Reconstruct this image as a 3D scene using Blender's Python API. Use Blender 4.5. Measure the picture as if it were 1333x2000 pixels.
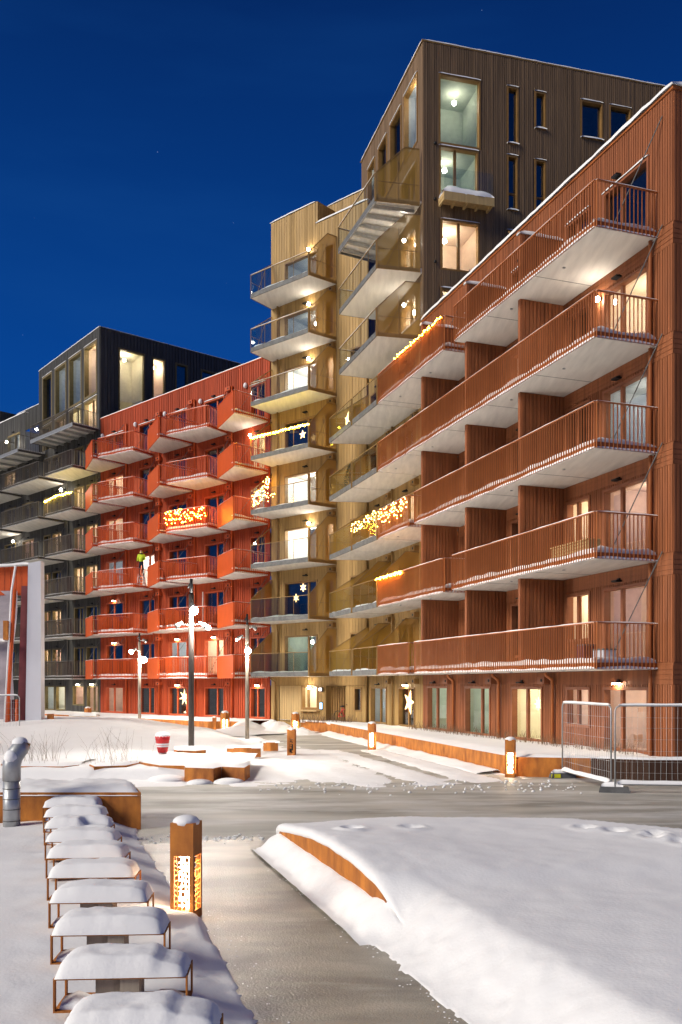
import bpy, math, random
from mathutils import Vector, noise
random.seed(7)
R = math.radians
scene = bpy.context.scene
for o in list(bpy.data.objects): bpy.data.objects.remove(o)
COL = scene.collection

# ------------------------------------------------------------------ camera
cam_d = bpy.data.cameras.new('camera')
cam = bpy.data.objects.new('camera', cam_d); COL.objects.link(cam)
cam.location = (0, 0, 2.6); cam.rotation_euler = (R(90), 0, 0)
cam_d.sensor_fit = 'HORIZONTAL'; cam_d.sensor_width = 24.0; cam_d.lens = 24.0*1750/1333
cam_d.shift_y = 336/1333; cam_d.clip_start = .1; cam_d.clip_end = 2000
scene.camera = cam
try:
    cy = scene.cycles; cy.max_bounces = 6; cy.diffuse_bounces = 3; cy.glossy_bounces = 3; cy.transmission_bounces = 3; cy.transparent_max_bounces = 14; cy.sample_clamp_indirect = 4.0
except Exception: pass

# ------------------------------------------------------------------ sky, sun, exposure
SUN_EL, SUN_AZ = 29.0, -117.0           # light from the left, a little behind the camera (azimuth from +Y, clockwise)
world = bpy.data.worlds.new('World'); scene.world = world; world.use_nodes = True
wn, wl = world.node_tree.nodes, world.node_tree.links
wn.clear()
wout = wn.new('ShaderNodeOutputWorld'); wbg = wn.new('ShaderNodeBackground')
sky = wn.new('ShaderNodeTexSky'); sky.sky_type = 'NISHITA'; sky.sun_disc = False
sky.sun_elevation = R(-3.0); sky.sun_rotation = R(SUN_AZ); sky.ozone_density = 10.0; sky.air_density = 1.0; sky.dust_density = .3
# deep blue-hour tint, same everywhere
tint = wn.new('ShaderNodeMix'); tint.data_type = 'RGBA'; tint.blend_type = 'MULTIPLY'; tint.inputs[0].default_value = 1.0
tint.inputs[7].default_value = (.12, .55, 1.0, 1)
wl.new(sky.outputs[0], tint.inputs[6]); wl.new(tint.outputs[2], wbg.inputs[0])
wbg.inputs[1].default_value = .08
# the clear night sky left after the last daylight: blue, paler towards the horizon all the way round, with a few faint stars
wtc = wn.new('ShaderNodeTexCoord'); wsx = wn.new('ShaderNodeSeparateXYZ'); wrp = wn.new('ShaderNodeValToRGB'); wl.new(wtc.outputs['Generated'], wsx.inputs[0]); wl.new(wsx.outputs[2], wrp.inputs[0])
els = wrp.color_ramp.elements; els[0].position = 0.0; els[0].color = (.0018, .032, .125, 1); els[1].position = 1.0; els[1].color = (.0004, .0035, .020, 1)
for (p_, c_) in ((.32, (.0009, .0225, .112, 1)), (.62, (.0006, .0085, .046, 1))): e_ = els.new(p_); e_.color = c_
wvo = wn.new('ShaderNodeTexVoronoi'); wvo.inputs['Scale'].default_value = 48.0; wl.new(wtc.outputs['Generated'], wvo.inputs['Vector'])
wst = wn.new('ShaderNodeMath'); wst.operation = 'LESS_THAN'; wst.inputs[1].default_value = .017; wl.new(wvo.outputs['Distance'], wst.inputs[0])
wad = wn.new('ShaderNodeMix'); wad.data_type = 'RGBA'; wad.blend_type = 'ADD'; wad.inputs[7].default_value = (.07, .09, .13, 1); wl.new(wst.outputs[0], wad.inputs[0]); wl.new(wrp.outputs[0], wad.inputs[6])
wcm = wn.new('ShaderNodeMapping'); wcm.inputs['Rotation'].default_value = (0, R(-38), 0); wcm.inputs['Scale'].default_value = (1.0, 2.0, 6.0); wcn = wn.new('ShaderNodeTexNoise'); wcn.inputs['Scale'].default_value = 1.3; wcn.inputs['Detail'].default_value = 5
wl.new(wtc.outputs['Generated'], wcm.inputs[0]); wl.new(wcm.outputs[0], wcn.inputs['Vector']); wcr = wn.new('ShaderNodeMapRange'); wcr.inputs[1].default_value = .5; wcr.inputs[2].default_value = .8; wcr.inputs[4].default_value = .35; wl.new(wcn.outputs[0], wcr.inputs[0])
wcl = wn.new('ShaderNodeMix'); wcl.data_type = 'RGBA'; wcl.inputs[7].default_value = (.004, .034, .125, 1); wl.new(wcr.outputs[0], wcl.inputs[0]); wl.new(wad.outputs[2], wcl.inputs[6])
wb2 = wn.new('ShaderNodeBackground'); wl.new(wcl.outputs[2], wb2.inputs[0]); wsum = wn.new('ShaderNodeAddShader'); wl.new(wbg.outputs[0], wsum.inputs[0]); wl.new(wb2.outputs[0], wsum.inputs[1])
wl.new(wsum.outputs[0], wout.inputs[0])
sun_d = bpy.data.lights.new('sun', 'SUN'); sun_d.energy = 1.5; sun_d.angle = R(26); sun_d.color = (1.0, .935, .83)
sun = bpy.data.objects.new('sun', sun_d); COL.objects.link(sun)
_az = R(SUN_AZ); _el = R(SUN_EL)
_to = Vector((math.sin(_az)*math.cos(_el), math.cos(_az)*math.cos(_el), math.sin(_el)))
sun.rotation_euler = _to.to_track_quat('Z', 'Y').to_euler(); sun.location = (-30, -10, 20)
vs = scene.view_settings
vs.view_transform = 'Standard'; vs.look = 'None'; vs.exposure = 1.32; vs.gamma = 1.0; vs.use_curve_mapping = False

# ------------------------------------------------------------------ materials
def mat(name, col, rough=.7, metal=0.0, var=.15, scale=(4, 4, 4), bump=0.0, bscale=30.0, col2=None, thresh=None, spec=.3):
    m = bpy.data.materials.new(name); m.use_nodes = True
    nt = m.node_tree; b = nt.nodes['Principled BSDF']
    b.inputs['Roughness'].default_value = rough; b.inputs['Metallic'].default_value = metal
    b.inputs['Specular IOR Level'].default_value = spec
    tc = nt.nodes.new('ShaderNodeTexCoord'); mp = nt.nodes.new('ShaderNodeMapping'); mp.inputs['Scale'].default_value = scale
    nz = nt.nodes.new('ShaderNodeTexNoise'); nz.inputs['Scale'].default_value = 1.0; nz.inputs['Detail'].default_value = 6
    rp = nt.nodes.new('ShaderNodeValToRGB')
    nt.links.new(tc.outputs['Object'], mp.inputs[0]); nt.links.new(mp.outputs[0], nz.inputs['Vector']); nt.links.new(nz.outputs[0], rp.inputs[0])
    a = col2 if col2 else tuple(c*(1-var*2) for c in col)
    lo, hi = thresh if thresh else (.3, .68)
    rp.color_ramp.elements[0].position = lo; rp.color_ramp.elements[0].color = (*a, 1)
    rp.color_ramp.elements[1].position = hi; rp.color_ramp.elements[1].color = (*col, 1)
    nt.links.new(rp.outputs[0], b.inputs['Base Color'])
    if bump:
        n2 = nt.nodes.new('ShaderNodeTexNoise'); n2.inputs['Scale'].default_value = bscale; n2.inputs['Detail'].default_value = 5
        bp = nt.nodes.new('ShaderNodeBump'); bp.inputs['Strength'].default_value = bump; bp.inputs['Distance'].default_value = .03
        nt.links.new(tc.outputs['Object'], n2.inputs['Vector']); nt.links.new(n2.outputs[0], bp.inputs['Height']); nt.links.new(bp.outputs[0], b.inputs['Normal'])
    return m
def emit(name, col, s):
    m = bpy.data.materials.new(name); m.use_nodes = True; b = m.node_tree.nodes['Principled BSDF']
    b.inputs['Base Color'].default_value = (*[c*.5 for c in col], 1)
    b.inputs['Emission Color'].default_value = (*col, 1); b.inputs['Emission Strength'].default_value = s
    return m
def room(name, col, s, alb=.5):
    m = mat(name, tuple(c*alb for c in col), .8, var=.1, scale=(1.3, 1.3, 1.3)); nt = m.node_tree; b = nt.nodes['Principled BSDF']
    rp = [n for n in nt.nodes if n.type == 'VALTORGB'][0]
    nt.links.new(rp.outputs[0], b.inputs['Emission Color']); b.inputs['Emission Strength'].default_value = s
    return m
def glass(name, refl, tintc=(1, 1, 1), rough=.0):
    m = bpy.data.materials.new(name); m.use_nodes = True; nt = m.node_tree; nt.nodes.clear()
    o = nt.nodes.new('ShaderNodeOutputMaterial'); mx = nt.nodes.new('ShaderNodeMixShader'); mx.inputs[0].default_value = refl
    t = nt.nodes.new('ShaderNodeBsdfTransparent'); t.inputs[0].default_value = (*tintc, 1)
    g = nt.nodes.new('ShaderNodeBsdfGlossy'); g.inputs['Roughness'].default_value = rough
    nt.links.new(t.outputs[0], mx.inputs[1]); nt.links.new(g.outputs[0], mx.inputs[2]); nt.links.new(mx.outputs[0], o.inputs[0])
    return m
def screen_mat(name, col, op):
    m = bpy.data.materials.new(name); m.use_nodes = True; nt = m.node_tree; nt.nodes.clear()
    o = nt.nodes.new('ShaderNodeOutputMaterial'); mx = nt.nodes.new('ShaderNodeMixShader'); mx.inputs[0].default_value = op
    t = nt.nodes.new('ShaderNodeBsdfTransparent'); d = nt.nodes.new('ShaderNodeBsdfPrincipled')
    d.inputs['Base Color'].default_value = (*col, 1); d.inputs['Roughness'].default_value = .45; d.inputs['Metallic'].default_value = .3
    nt.links.new(t.outputs[0], mx.inputs[1]); nt.links.new(d.outputs[0], mx.inputs[2]); nt.links.new(mx.outputs[0], o.inputs[0])
    return m
WOODV = (9, 9, .5)
def dusted(m, white, scale, lo, hi):
    nt = m.node_tree; b = nt.nodes['Principled BSDF']; base = b.inputs['Base Color'].links[0].from_socket
    tc = nt.nodes.new('ShaderNodeTexCoord'); mp = nt.nodes.new('ShaderNodeMapping'); mp.inputs['Scale'].default_value = scale; nzt = nt.nodes.new('ShaderNodeTexNoise'); nzt.inputs['Scale'].default_value = 1; nzt.inputs['Detail'].default_value = 9; nzt.inputs['Roughness'].default_value = .65
    rp = nt.nodes.new('ShaderNodeMapRange'); rp.inputs[1].default_value = lo; rp.inputs[2].default_value = hi; mx = nt.nodes.new('ShaderNodeMix'); mx.data_type = 'RGBA'; mx.inputs[7].default_value = (*white, 1)
    nt.links.new(tc.outputs['Object'], mp.inputs[0]); nt.links.new(mp.outputs[0], nzt.inputs['Vector']); nt.links.new(nzt.outputs[0], rp.inputs[0]); nt.links.new(rp.outputs[0], mx.inputs[0]); nt.links.new(base, mx.inputs[6]); nt.links.new(mx.outputs[2], b.inputs['Base Color'])
    return m
M = {
 'brown': mat('brown_boards', (.325, .108, .040), .65, var=.2, scale=WOODV),
 'red': mat('red_boards', (.45, .064, .014), .6, var=.16, scale=WOODV),
 'gold': mat('gold_boards', (.45, .28, .098), .6, var=.16, scale=WOODV),
 'gold_shaded': mat('gold_shaded_boards', (.24, .155, .085), .55, var=.15, scale=WOODV), 'dark': mat('dark_boards', (.085, .081, .072), .6, var=.2, scale=WOODV),  # tower boards: same gold cladding, its dimmer light put into the colour
 'brown_m': mat('brown_metal', (.45, .146, .044), .45, .1, var=.08, scale=(2, 2, 2)),
 'red_m': mat('red_metal', (.56, .090, .016), .45, .1, var=.06, scale=(2, 2, 2)),
 'gold_m': mat('gold_metal', (.30, .18, .06), .45, .2, var=.1, scale=(2, 2, 2)),
 'dark_m': mat('dark_metal', (.13, .115, .095), .5, .2, var=.1, scale=(2, 2, 2)),
 'brown_f': mat('brown_frame', (.30, .105, .045), .5, var=.1), 'red_f': mat('red_frame', (.55, .10, .03), .5, var=.1),
 'gold_f': mat('gold_frame', (.30, .165, .05), .5, var=.12), 'dark_f': mat('olive_frame', (.20, .15, .06), .5, var=.12),
 'slab': mat('pale_concrete', (.80, .77, .71), .75, var=.09, scale=(5, .7, 1), bump=.08, bscale=6),
 'grey': mat('grey_edge', (.17, .17, .16), .6, var=.2), 'steel': mat('galvanised', (.48, .49, .49), .4, .55, var=.12, scale=(7, 7, 7)),
 'snow': mat('snow', (.88, .87, .855), .75, var=.02, scale=(1, 1, 1), bump=.45, bscale=6, spec=.25),
 'snow_f': mat('snow_fine', (.88, .87, .855), .75, var=.02, scale=(1, 1, 1), bump=.13, bscale=26, spec=.25),
 'corten': mat('corten', (.56, .205, .036), .75, var=.1, scale=(5, 5, 2.2), col2=(.27, .088, .022), bump=.2, bscale=40),
 'asphalt': dusted(mat('asphalt', (.54, .51, .44), .55, scale=(.22, .9, 1), col2=(.24, .23, .195), thresh=(.32, .66), bump=.5, bscale=60), (.68, .67, .64), (.35, 1.1, 1), .46, .74),
 'concrete': dusted(mat('path_concrete', (.43, .385, .305), .36, scale=(.55, 1.5, 1), col2=(.20, .178, .142), thresh=(.36, .6), bump=.25, bscale=50), (.55, .52, .46), (1.2, 3.2, 1), .56, .85),
 'roof': mat('roof_felt', (.05, .05, .05), .9), 'black': mat('black', (.012, .012, .013), .5), 'blackm': mat('dark_pole', (.075, .06, .052), .5, .3),
 'wood': mat('weathered_wood', (.42, .35, .27), .8, var=.25, scale=(14, 14, 1.2)), 'lwood': mat('light_wood', (.55, .38, .17), .7, var=.12, scale=(10, 10, .6)),
 'block': mat('concrete_block', (.12, .12, .12), .85, var=.2), 'yellow': mat('yellow_paint', (.65, .62, .02), .6), 'white': mat('white_paint', (.8, .8, .8), .5, var=.03),
 'binred': mat('bin_red', (.55, .03, .03), .4, var=.05), 'twig': mat('dry_twig', (.16, .095, .05), .8), 'hivis': mat('hivis', (.55, .72, .03), .6),
 'skin': mat('skin', (.55, .32, .22), .5), 'navy': mat('navy_cloth', (.012, .015, .028), .8), 'green': mat('plant_green', (.04, .08, .03), .7),
 'frost': mat('frosted_panel', (.62, .62, .66), .6, var=.05, scale=(1, 1, .4)), 'mauve': mat('mauve_sheet', (.42, .37, .40), .5, var=.2, scale=(.5, .5, 1.6)),
 'wine': mat('wine_panel', (.22, .055, .06), .5, var=.25, scale=(1, 1, .8)), 'orange': mat('orange_panel', (.62, .10, .02), .5, var=.1, scale=(6, 6, .4)),
 'pane': glass('window_glass', .2, (.86, .92, .92)), 'bal_glass': glass('balcony_glass', .09, (.86, .91, .90)), 'bal_glass_dk': glass('balcony_glass_dark', .09, (.62, .66, .60)),
 'amber_glass': glass('amber_glass', .06, (.95, .84, .66)), 'darkwood': mat('dark_timber', (.075, .035, .02), .7, var=.2, scale=WOODV), 'goldscreen': screen_mat('gold_mesh', (.52, .29, .045), .66), 'darkscreen': screen_mat('dark_mesh', (.10, .085, .065), .8),
 'r_dark': mat('room_dark', (.06, .065, .07), .8), 'r_blue': mat('room_blue', (.07, .085, .11), .8),
 'r_warm': mat('room_warm', (.85, .70, .56), .8, var=.05), 'r_white': mat('room_white', (.88, .84, .78), .8, var=.03), 'r_peach': mat('room_peach', (.78, .56, .45), .8, var=.08),
 'r_green': mat('room_green', (.52, .60, .50), .8, var=.08), 'r_cool': mat('room_cool', (.55, .60, .64), .8, var=.08), 'r_cream': mat('room_cream', (.85, .80, .60), .8, var=.05), 'sofa': mat('sofa', (.09, .05, .045), .9),
 'i_warm': emit('room_lamp_warm', (1., .80, .58), 75.0), 'i_white': emit('room_lamp_white', (1., .93, .84), 220.0), 'i_dim': emit('room_lamp_dim', (1., .86, .70), 32.0),
 'e_lamp': emit('street_lamp_light', (1., .93, .84), 650.0), 'e_lamp2': emit('far_lamp_light', (1., .93, .84), 250.0), 'e_bal': emit('balcony_lamp_light', (1., .90, .76), 45.0), 'e_wall': emit('wall_lamp_light', (1., .85, .62), 45.0),
 'e_boll': emit('bollard_light', (1., .78, .50), 14.0), 'e_str': emit('string_light', (1., .42, .03), 70.0), 'e_stry': emit('string_light_yellow', (1., .72, .05), 60.0), 'e_strw': emit('string_light_warm', (1., .58, .12), 26.0),
 'e_star': emit('paper_star', (1., .66, .28), 2.2), 'e_cool': emit('cool_lamp', (.75, .85, 1.), 60.0), 'e_sign': emit('sign_light', (.35, .65, 1.), 1.2), 'e_ex': emit('exit_light', (1., .8, .75), 2.0),
}
for nm, c_, r_ in (('brown', (.325, .108, .040), .65), ('red', (.45, .064, .014), .6), ('gold', (.45, .28, .098), .6), ('gold_shaded', (.24, .155, .085), .55), ('dark', (.085, .081, .072), .6)):
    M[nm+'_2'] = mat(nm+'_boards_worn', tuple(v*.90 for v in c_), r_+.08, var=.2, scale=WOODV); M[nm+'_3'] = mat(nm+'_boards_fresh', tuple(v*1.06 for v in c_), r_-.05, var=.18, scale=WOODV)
# ------------------------------------------------------------------ helpers
class MB:
    def __init__(s): s.v = []; s.f = []; s.mi = {}; s.mats = None
    def quad(s, *p):
        n = len(s.v); s.v += [tuple(q) for q in p]; s.f.append(tuple(range(n, n+len(p))))
    def hexa(s, b, t):                                   # bottom ring, top ring (same order)
        n = len(s.v); k = len(b); s.v += [tuple(q) for q in b]+[tuple(q) for q in t]
        s.f.append(tuple(range(n+k-1, n-1, -1))); s.f.append(tuple(range(n+k, n+2*k)))
        for i in range(k):
            j = (i+1) % k; s.f.append((n+i, n+j, n+k+j, n+k+i))
    def prism(s, poly, z0, z1): s.hexa([(p[0], p[1], z0) for p in poly], [(p[0], p[1], z1) for p in poly])
    def box(s, x0, x1, y0, y1, z0, z1): s.prism([(x0, y0), (x1, y0), (x1, y1), (x0, y1)], z0, z1)
    def beam(s, a, b, w, h, up=(0, 0, 1)):
        a = Vector(a); b = Vector(b); d = (b-a).normalized(); u = Vector(up)
        if abs(d.dot(u)) > .99: u = Vector((0, 1, 0))
        x = d.cross(u).normalized()*w/2; y = x.cross(d).normalized()*h/2
        s.hexa([a-x-y, a+x-y, a+x+y, a-x+y], [b-x-y, b+x-y, b+x+y, b-x+y])
    def tube(s, pts, r, n=8, cap=True):
        pts = [Vector(p) for p in pts]; rr = r if isinstance(r, (list, tuple)) else [r]*len(pts); base = len(s.v); up = None
        for i, p in enumerate(pts):
            d = (pts[min(i+1, len(pts)-1)]-pts[max(i-1, 0)]).normalized()
            if up is None: up = d.orthogonal().normalized()
            up = (up-d*up.dot(d)).normalized(); q = d.cross(up)
            for k in range(n):
                a = 2*math.pi*k/n; s.v.append(tuple(p+(up*math.cos(a)+q*math.sin(a))*rr[i]))
        for i in range(len(pts)-1):
            for k in range(n):
                k2 = (k+1) % n; s.f.append((base+i*n+k, base+i*n+k2, base+(i+1)*n+k2, base+(i+1)*n+k))
        if cap:
            s.f.append(tuple(base+k for k in range(n-1, -1, -1))); e = base+(len(pts)-1)*n; s.f.append(tuple(e+k for k in range(n)))
    def ball(s, c, r, nu=8, nv=5, sz=1.0):
        b = len(s.v); s.v.append((c[0], c[1], c[2]+r*sz))
        for i in range(1, nv):
            t = math.pi*i/nv
            for k in range(nu):
                a = 2*math.pi*k/nu; s.v.append((c[0]+r*math.sin(t)*math.cos(a), c[1]+r*math.sin(t)*math.sin(a), c[2]+r*sz*math.cos(t)))
        s.v.append((c[0], c[1], c[2]-r*sz)); e = len(s.v)-1
        for k in range(nu):
            k2 = (k+1) % nu; s.f.append((b, b+1+k, b+1+k2)); s.f.append((e, e-nu+k2, e-nu+k))
            for i in range(nv-2): s.f.append((b+1+i*nu+k, b+1+(i+1)*nu+k, b+1+(i+1)*nu+k2, b+1+i*nu+k2))
    def build(s, name, m, parent=None, smooth=False):
        me = bpy.data.meshes.new(name); me.from_pydata(s.v, [], s.f); me.materials.append(M[m] if isinstance(m, str) else m); me.update()
        if s.mats:
            for q in s.mats: me.materials.append(M[q])
            me.polygons.foreach_set('material_index', [s.mi.get(i, 0) for i in range(len(me.polygons))])
        if smooth: me.polygons.foreach_set('use_smooth', [True]*len(me.polygons))
        o = bpy.data.objects.new(name, me); COL.objects.link(o)
        if parent is not None:
            o.parent = parent; o.matrix_parent_inverse = parent.matrix_world.inverted() if parent.parent is None else (parent.parent.matrix_world.inverted() @ Vector().to_track_quat('Z', 'Y').to_matrix().to_4x4())
        return o
def tag(o, label=None, cat=None, group=None, kind=None):
    if label: o['label'] = label
    if cat: o['category'] = cat
    if group: o['group'] = group
    if kind: o['kind'] = kind
    return o
def thing(name, label, cat, loc=(0, 0, 0), group=None):
    o = bpy.data.objects.new(name, None); COL.objects.link(o); o.location = loc; o.empty_display_size = .2
    from mathutils import Matrix
    o.matrix_world = Matrix.Translation(loc)
    return tag(o, label, cat, group)
def part(mb, name, m, parent, smooth=False, kind=None, label=None):
    """mesh in world coordinates, shifted so that it hangs under its thing (or part) without offset"""
    root = parent
    while root.parent is not None: root = root.parent
    L = root.location
    mb.v = [(v[0]-L[0], v[1]-L[1], v[2]-L[2]) for v in mb.v]
    o = mb.build(name, m, None, smooth); o.parent = parent
    return tag(o, label, None, None, kind)
def ss(t): t = max(0., min(1., t)); return t*t*(3-2*t)
def nz(x, y, z=0.): return noise.noise((x, y, z))
class Pl:
    """a vertical plane: origin, direction along it, outward normal; s along, o outwards"""
    def __init__(s, org, d, flip=False):
        L = math.hypot(*d); s.o = org; s.d = (d[0]/L, d[1]/L); s.n = (-s.d[1], s.d[0])
        if flip: s.n = (s.d[1], -s.d[0])
    def p(s, a, o=0., z=None):
        x = s.o[0]+s.d[0]*a+s.n[0]*o; y = s.o[1]+s.d[1]*a+s.n[1]*o
        return (x, y) if z is None else (x, y, z)
def dirA(a): return (-math.sin(R(a)), math.cos(R(a)))
def pbox(mb, P, s0, s1, o0, o1, z0, z1): mb.prism([P.p(s0, o0), P.p(s1, o0), P.p(s1, o1), P.p(s0, o1)], z0, z1)

def snow_strip(mb, a, b, w, h, step=.3, seed=0., lump=.35):
    """rounded, uneven ridge of snow from a to b lying on z of a/b"""
    a = Vector(a); b = Vector(b); L = (b-a).length; n = max(2, int(L/step)); d = (b-a).normalized(); x = d.cross(Vector((0, 0, 1))).normalized()
    base = len(mb.v); prof = [(-.5, -.01), (-.5, .55), (-.28, .92), (0, 1.), (.28, .92), (.5, .55), (.5, -.01)]
    for i in range(n+1):
        p = a+d*(L*i/n); e = 1.0 if 0 < i < n else .55
        k = h*e*(1+lump*nz(p.x*1.7+seed, p.y*1.7, p.z*.7)); ww = w*(1+.15*nz(p.x*2.3, p.y*2.1, seed+5))
        for (u, v) in prof:
            q = p+x*(u*ww*(1 if e == 1 else .9)); mb.v.append((q.x, q.y, q.z+v*k))
    m = len(prof)
    for i in range(n):
        for j in range(m-1): mb.f.append((base+i*m+j, base+i*m+j+1, base+(i+1)*m+j+1, base+(i+1)*m+j))
    mb.f.append(tuple(base+j for j in range(m))); mb.f.append(tuple(base+n*m+j for j in range(m-1, -1, -1)))

def sub_iv(iv, cuts):
    out = [iv]
    for (c0, c1) in cuts:
        nx = []
        for (a, b) in out:
            if c1 <= a or c0 >= b: nx.append((a, b)); continue
            if c0 > a+.01: nx.append((a, c0))
            if c1 < b-.01: nx.append((c1, b))
        out = nx
    return out
def clad(bld, P, s0, s1, z0, z1, m, holes=(), bands=(), pitch=.15, rib=.035, name='wall'):
    """board-clad wall with openings: backing plus raised boards (vertical, horizontal inside bands)"""
    mb = MB()
    hs = [h for h in holes if h[1] > s0 and h[0] < s1 and h[3] > z0 and h[2] < z1]
    xs = sorted(set([s0, s1]+[min(max(v, s0), s1) for h in hs for v in h[:2]])); zs = sorted(set([z0, z1]+[min(max(v, z0), z1) for h in hs for v in h[2:4]]))
    for j in range(len(zs)-1):
        zc = (zs[j]+zs[j+1])/2; run = None
        for i in range(len(xs)-1):
            xc = (xs[i]+xs[i+1])/2
            solid = not any(h[0] < xc < h[1] and h[2] < zc < h[3] for h in hs)
            if solid and run is None: run = xs[i]
            if run is not None and (not solid or i == len(xs)-2):
                e = xs[i+1] if solid else xs[i]
                mb.quad(P.p(run, 0, zs[j]), P.p(e, 0, zs[j]), P.p(e, 0, zs[j+1]), P.p(run, 0, zs[j+1])); run = None
    n = int((s1-s0)/pitch)
    for i in range(n):
        a = s0+pitch*i+pitch*.16; b = min(a+pitch*.72, s1-.003); o = rib*(.8+.4*random.random())
        cuts = [(h[2], h[3]) for h in hs if h[0] < b and h[1] > a]+list(bands)
        for (c, d) in sub_iv((z0, z1), cuts):
            p0, p1, p2, p3 = P.p(a, -.002), P.p(a, o), P.p(b, o), P.p(b, -.002)
            sl = random.choice((0, 0, 1, 2))
            for (q, r) in ((p0, p1), (p1, p2), (p2, p3)): mb.mi[len(mb.f)] = sl; mb.quad((*q, c), (*r, c), (*r, d), (*q, d))
    for (c, d) in bands:
        k = int((d-c)/.135)
        for i in range(k):
            a = c+.135*i+.012; b = a+.112; o = rib*.62
            for (e, g) in sub_iv((s0, s1), [(h[0], h[1]) for h in hs if h[2] < b and h[3] > a]):
                mb.quad(P.p(e, o, a), P.p(g, o, a), P.p(g, o, b), P.p(e, o, b)); mb.quad(P.p(e, 0, a), P.p(g, 0, a), P.p(g, o, a), P.p(e, o, a)); mb.quad(P.p(e, o, b), P.p(g, o, b), P.p(g, 0, b), P.p(e, 0, b))
    mb.mats = [m+'_2', m+'_3']
    return part(mb, name, m, bld)
def window(bld, P, s0, s1, z0, z1, fm, rm='r_dark', cuts=(.38,), rec=.13, snow=False, curtain=False, name='window', low=None, fw=.085, dep=None):
    """frame (part) > panes, interior, snow"""
    mb = MB(); e = .045
    for (a, b, c, d) in ((s0, s0+fw, z0, z1), (s1-fw, s1, z0, z1), (s0+fw, s1-fw, z1-fw, z1), (s0+fw, s1-fw, z0, z0+fw)): pbox(mb, P, a, b, -rec-.06, e, c, d)
    for c in cuts: x = s0+(s1-s0)*c; pbox(mb, P, x-.06, x+.06, -rec-.05, -rec+.05, z0+fw, z1-fw)
    if low: pbox(mb, P, s0+fw, s1-fw, -rec-.045, -rec+.04, z0+low, z0+low+.09)
    f = part(mb, name, fm, bld)
    xs = [s0+fw]+[s0+(s1-s0)*c for c in cuts]+[s1-fw]
    for i in range(len(xs)-1):
        q = MB(); a = xs[i]+(.06 if i else 0); b = xs[i+1]-(.06 if i < len(xs)-2 else 0)
        q.quad(P.p(a, -rec, z0+fw), P.p(b, -rec, z0+fw), P.p(b, -rec, z1-fw), P.p(a, -rec, z1-fw)); part(q, 'pane', 'pane', f)
    q = MB(); lit = rm not in ('r_dark', 'r_blue'); D = -rec-(dep or (2.3 if lit else 1.2)); i0 = -rec-.06; ex = .12; zf = min(z0, z1-1.9) if lit and z1-z0 < 1.9 else z0
    A = [P.p(s0-ex, i0), P.p(s1+ex, i0), P.p(s1+ex, D), P.p(s0-ex, D)]
    for (u, v) in ((1, 2), (2, 3), (3, 0)): q.quad((*A[u], zf), (*A[v], zf), (*A[v], z1+.1), (*A[u], z1+.1))
    q.quad(*[(*a, zf) for a in A]); q.quad(*[(*a, z1+.1) for a in A]); q.quad(P.p(s0-ex, i0, zf), P.p(s0-ex, i0, z1+.1), P.p(s0+.02, i0, z1+.1), P.p(s0+.02, i0, zf)); q.quad(P.p(s1+ex, i0, zf), P.p(s1+ex, i0, z1+.1), P.p(s1-.02, i0, z1+.1), P.p(s1-.02, i0, zf)); part(q, 'interior', rm, f)
    if lit:
        rn = random.Random(s0*31+z0*7); q = MB(); sx = s0+(s1-s0)*rn.uniform(.35, .65); q.ball(P.p(sx, D+(1.15 if not dep else dep*.5), z1-.32), .11, 8, 6); part(q, 'ceiling_lamp', {'r_white': 'i_white', 'r_warm': 'i_warm', 'r_peach': 'i_dim', 'r_cream': 'i_warm', 'r_green': 'i_dim', 'r_cool': 'i_dim'}[rm], f, True)
        q = MB(); fx = s0+(s1-s0)*rn.uniform(.0, .4); pbox(q, P, fx, fx+(s1-s0)*.5, D+.05, D+min(.7, (dep or 9)*.6), zf+.02, zf+.45+.4*rn.random()); part(q, 'furniture', 'sofa', f)
    if lit and not curtain and rn.random() < .55: curtain = rn.uniform(.18, .4)
    if curtain:
        q = MB(); n = 16; a0, a1 = (s0+.1, s0+(s1-s0)*curtain)
        for i in range(n):
            t0, t1 = i/n, (i+1)/n; w0 = -rec-.25+.05*math.sin(i*1.9); w1 = -rec-.25+.05*math.sin((i+1)*1.9)
            q.quad(P.p(a0+(a1-a0)*t0, w0, z0+.05), P.p(a0+(a1-a0)*t1, w1, z0+.05), P.p(a0+(a1-a0)*t1, w1, z1-.1), P.p(a0+(a1-a0)*t0, w0, z1-.1))
        part(q, 'curtain', 'white', f, True)
    if snow:
        q = MB(); snow_strip(q, P.p(s0, e*.6, z1), P.p(s1, e*.6, z1), .1, .06, .15, s0)
        if snow == 2: snow_strip(q, P.p(s0, e*.6+.04, z0), P.p(s1, e*.6+.04, z0), .16, .09, .15, s1)
        part(q, 'snow', 'snow_f', f, True)
    return f
def wall_lamp(bld, P, s, z, lit=None):
    mb = MB(); pbox(mb, P, s-.13, s+.13, 0, .2, z, z+.05); pbox(mb, P, s-.05, s+.05, 0, .06, z+.05, z+.11); f = part(mb, 'wall_lamp', 'black', bld)
    if lit: q = MB(); pbox(q, P, s-.11, s+.11, .03, .19, z-.035, z-.004); part(q, 'lamp_glow', lit, f)
def ball_lamp(bld, P, s, o, z, m='e_bal', r=.075):
    mb = MB(); pbox(mb, P, s-.07, s+.07, -.02, o-.02, z-.03, z+.05); f = part(mb, 'wall_lamp', 'black', bld)
    q = MB(); q.ball((*P.p(s, o+r), z-.02), r, 10, 6); part(q, 'lamp_glow', m, f, True)
def vent(bld, P, s, z, m):
    mb = MB(); pbox(mb, P, s-.22, s+.22, 0, .26, z, z+.24); f = part(mb, 'wall_vent', m, bld)
    q = MB(); q.tube([P.p(s-.05, .255, z+.12), P.p(s-.05, .275, z+.12)], .055, 10); part(q, 'grille', 'black', f)
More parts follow.
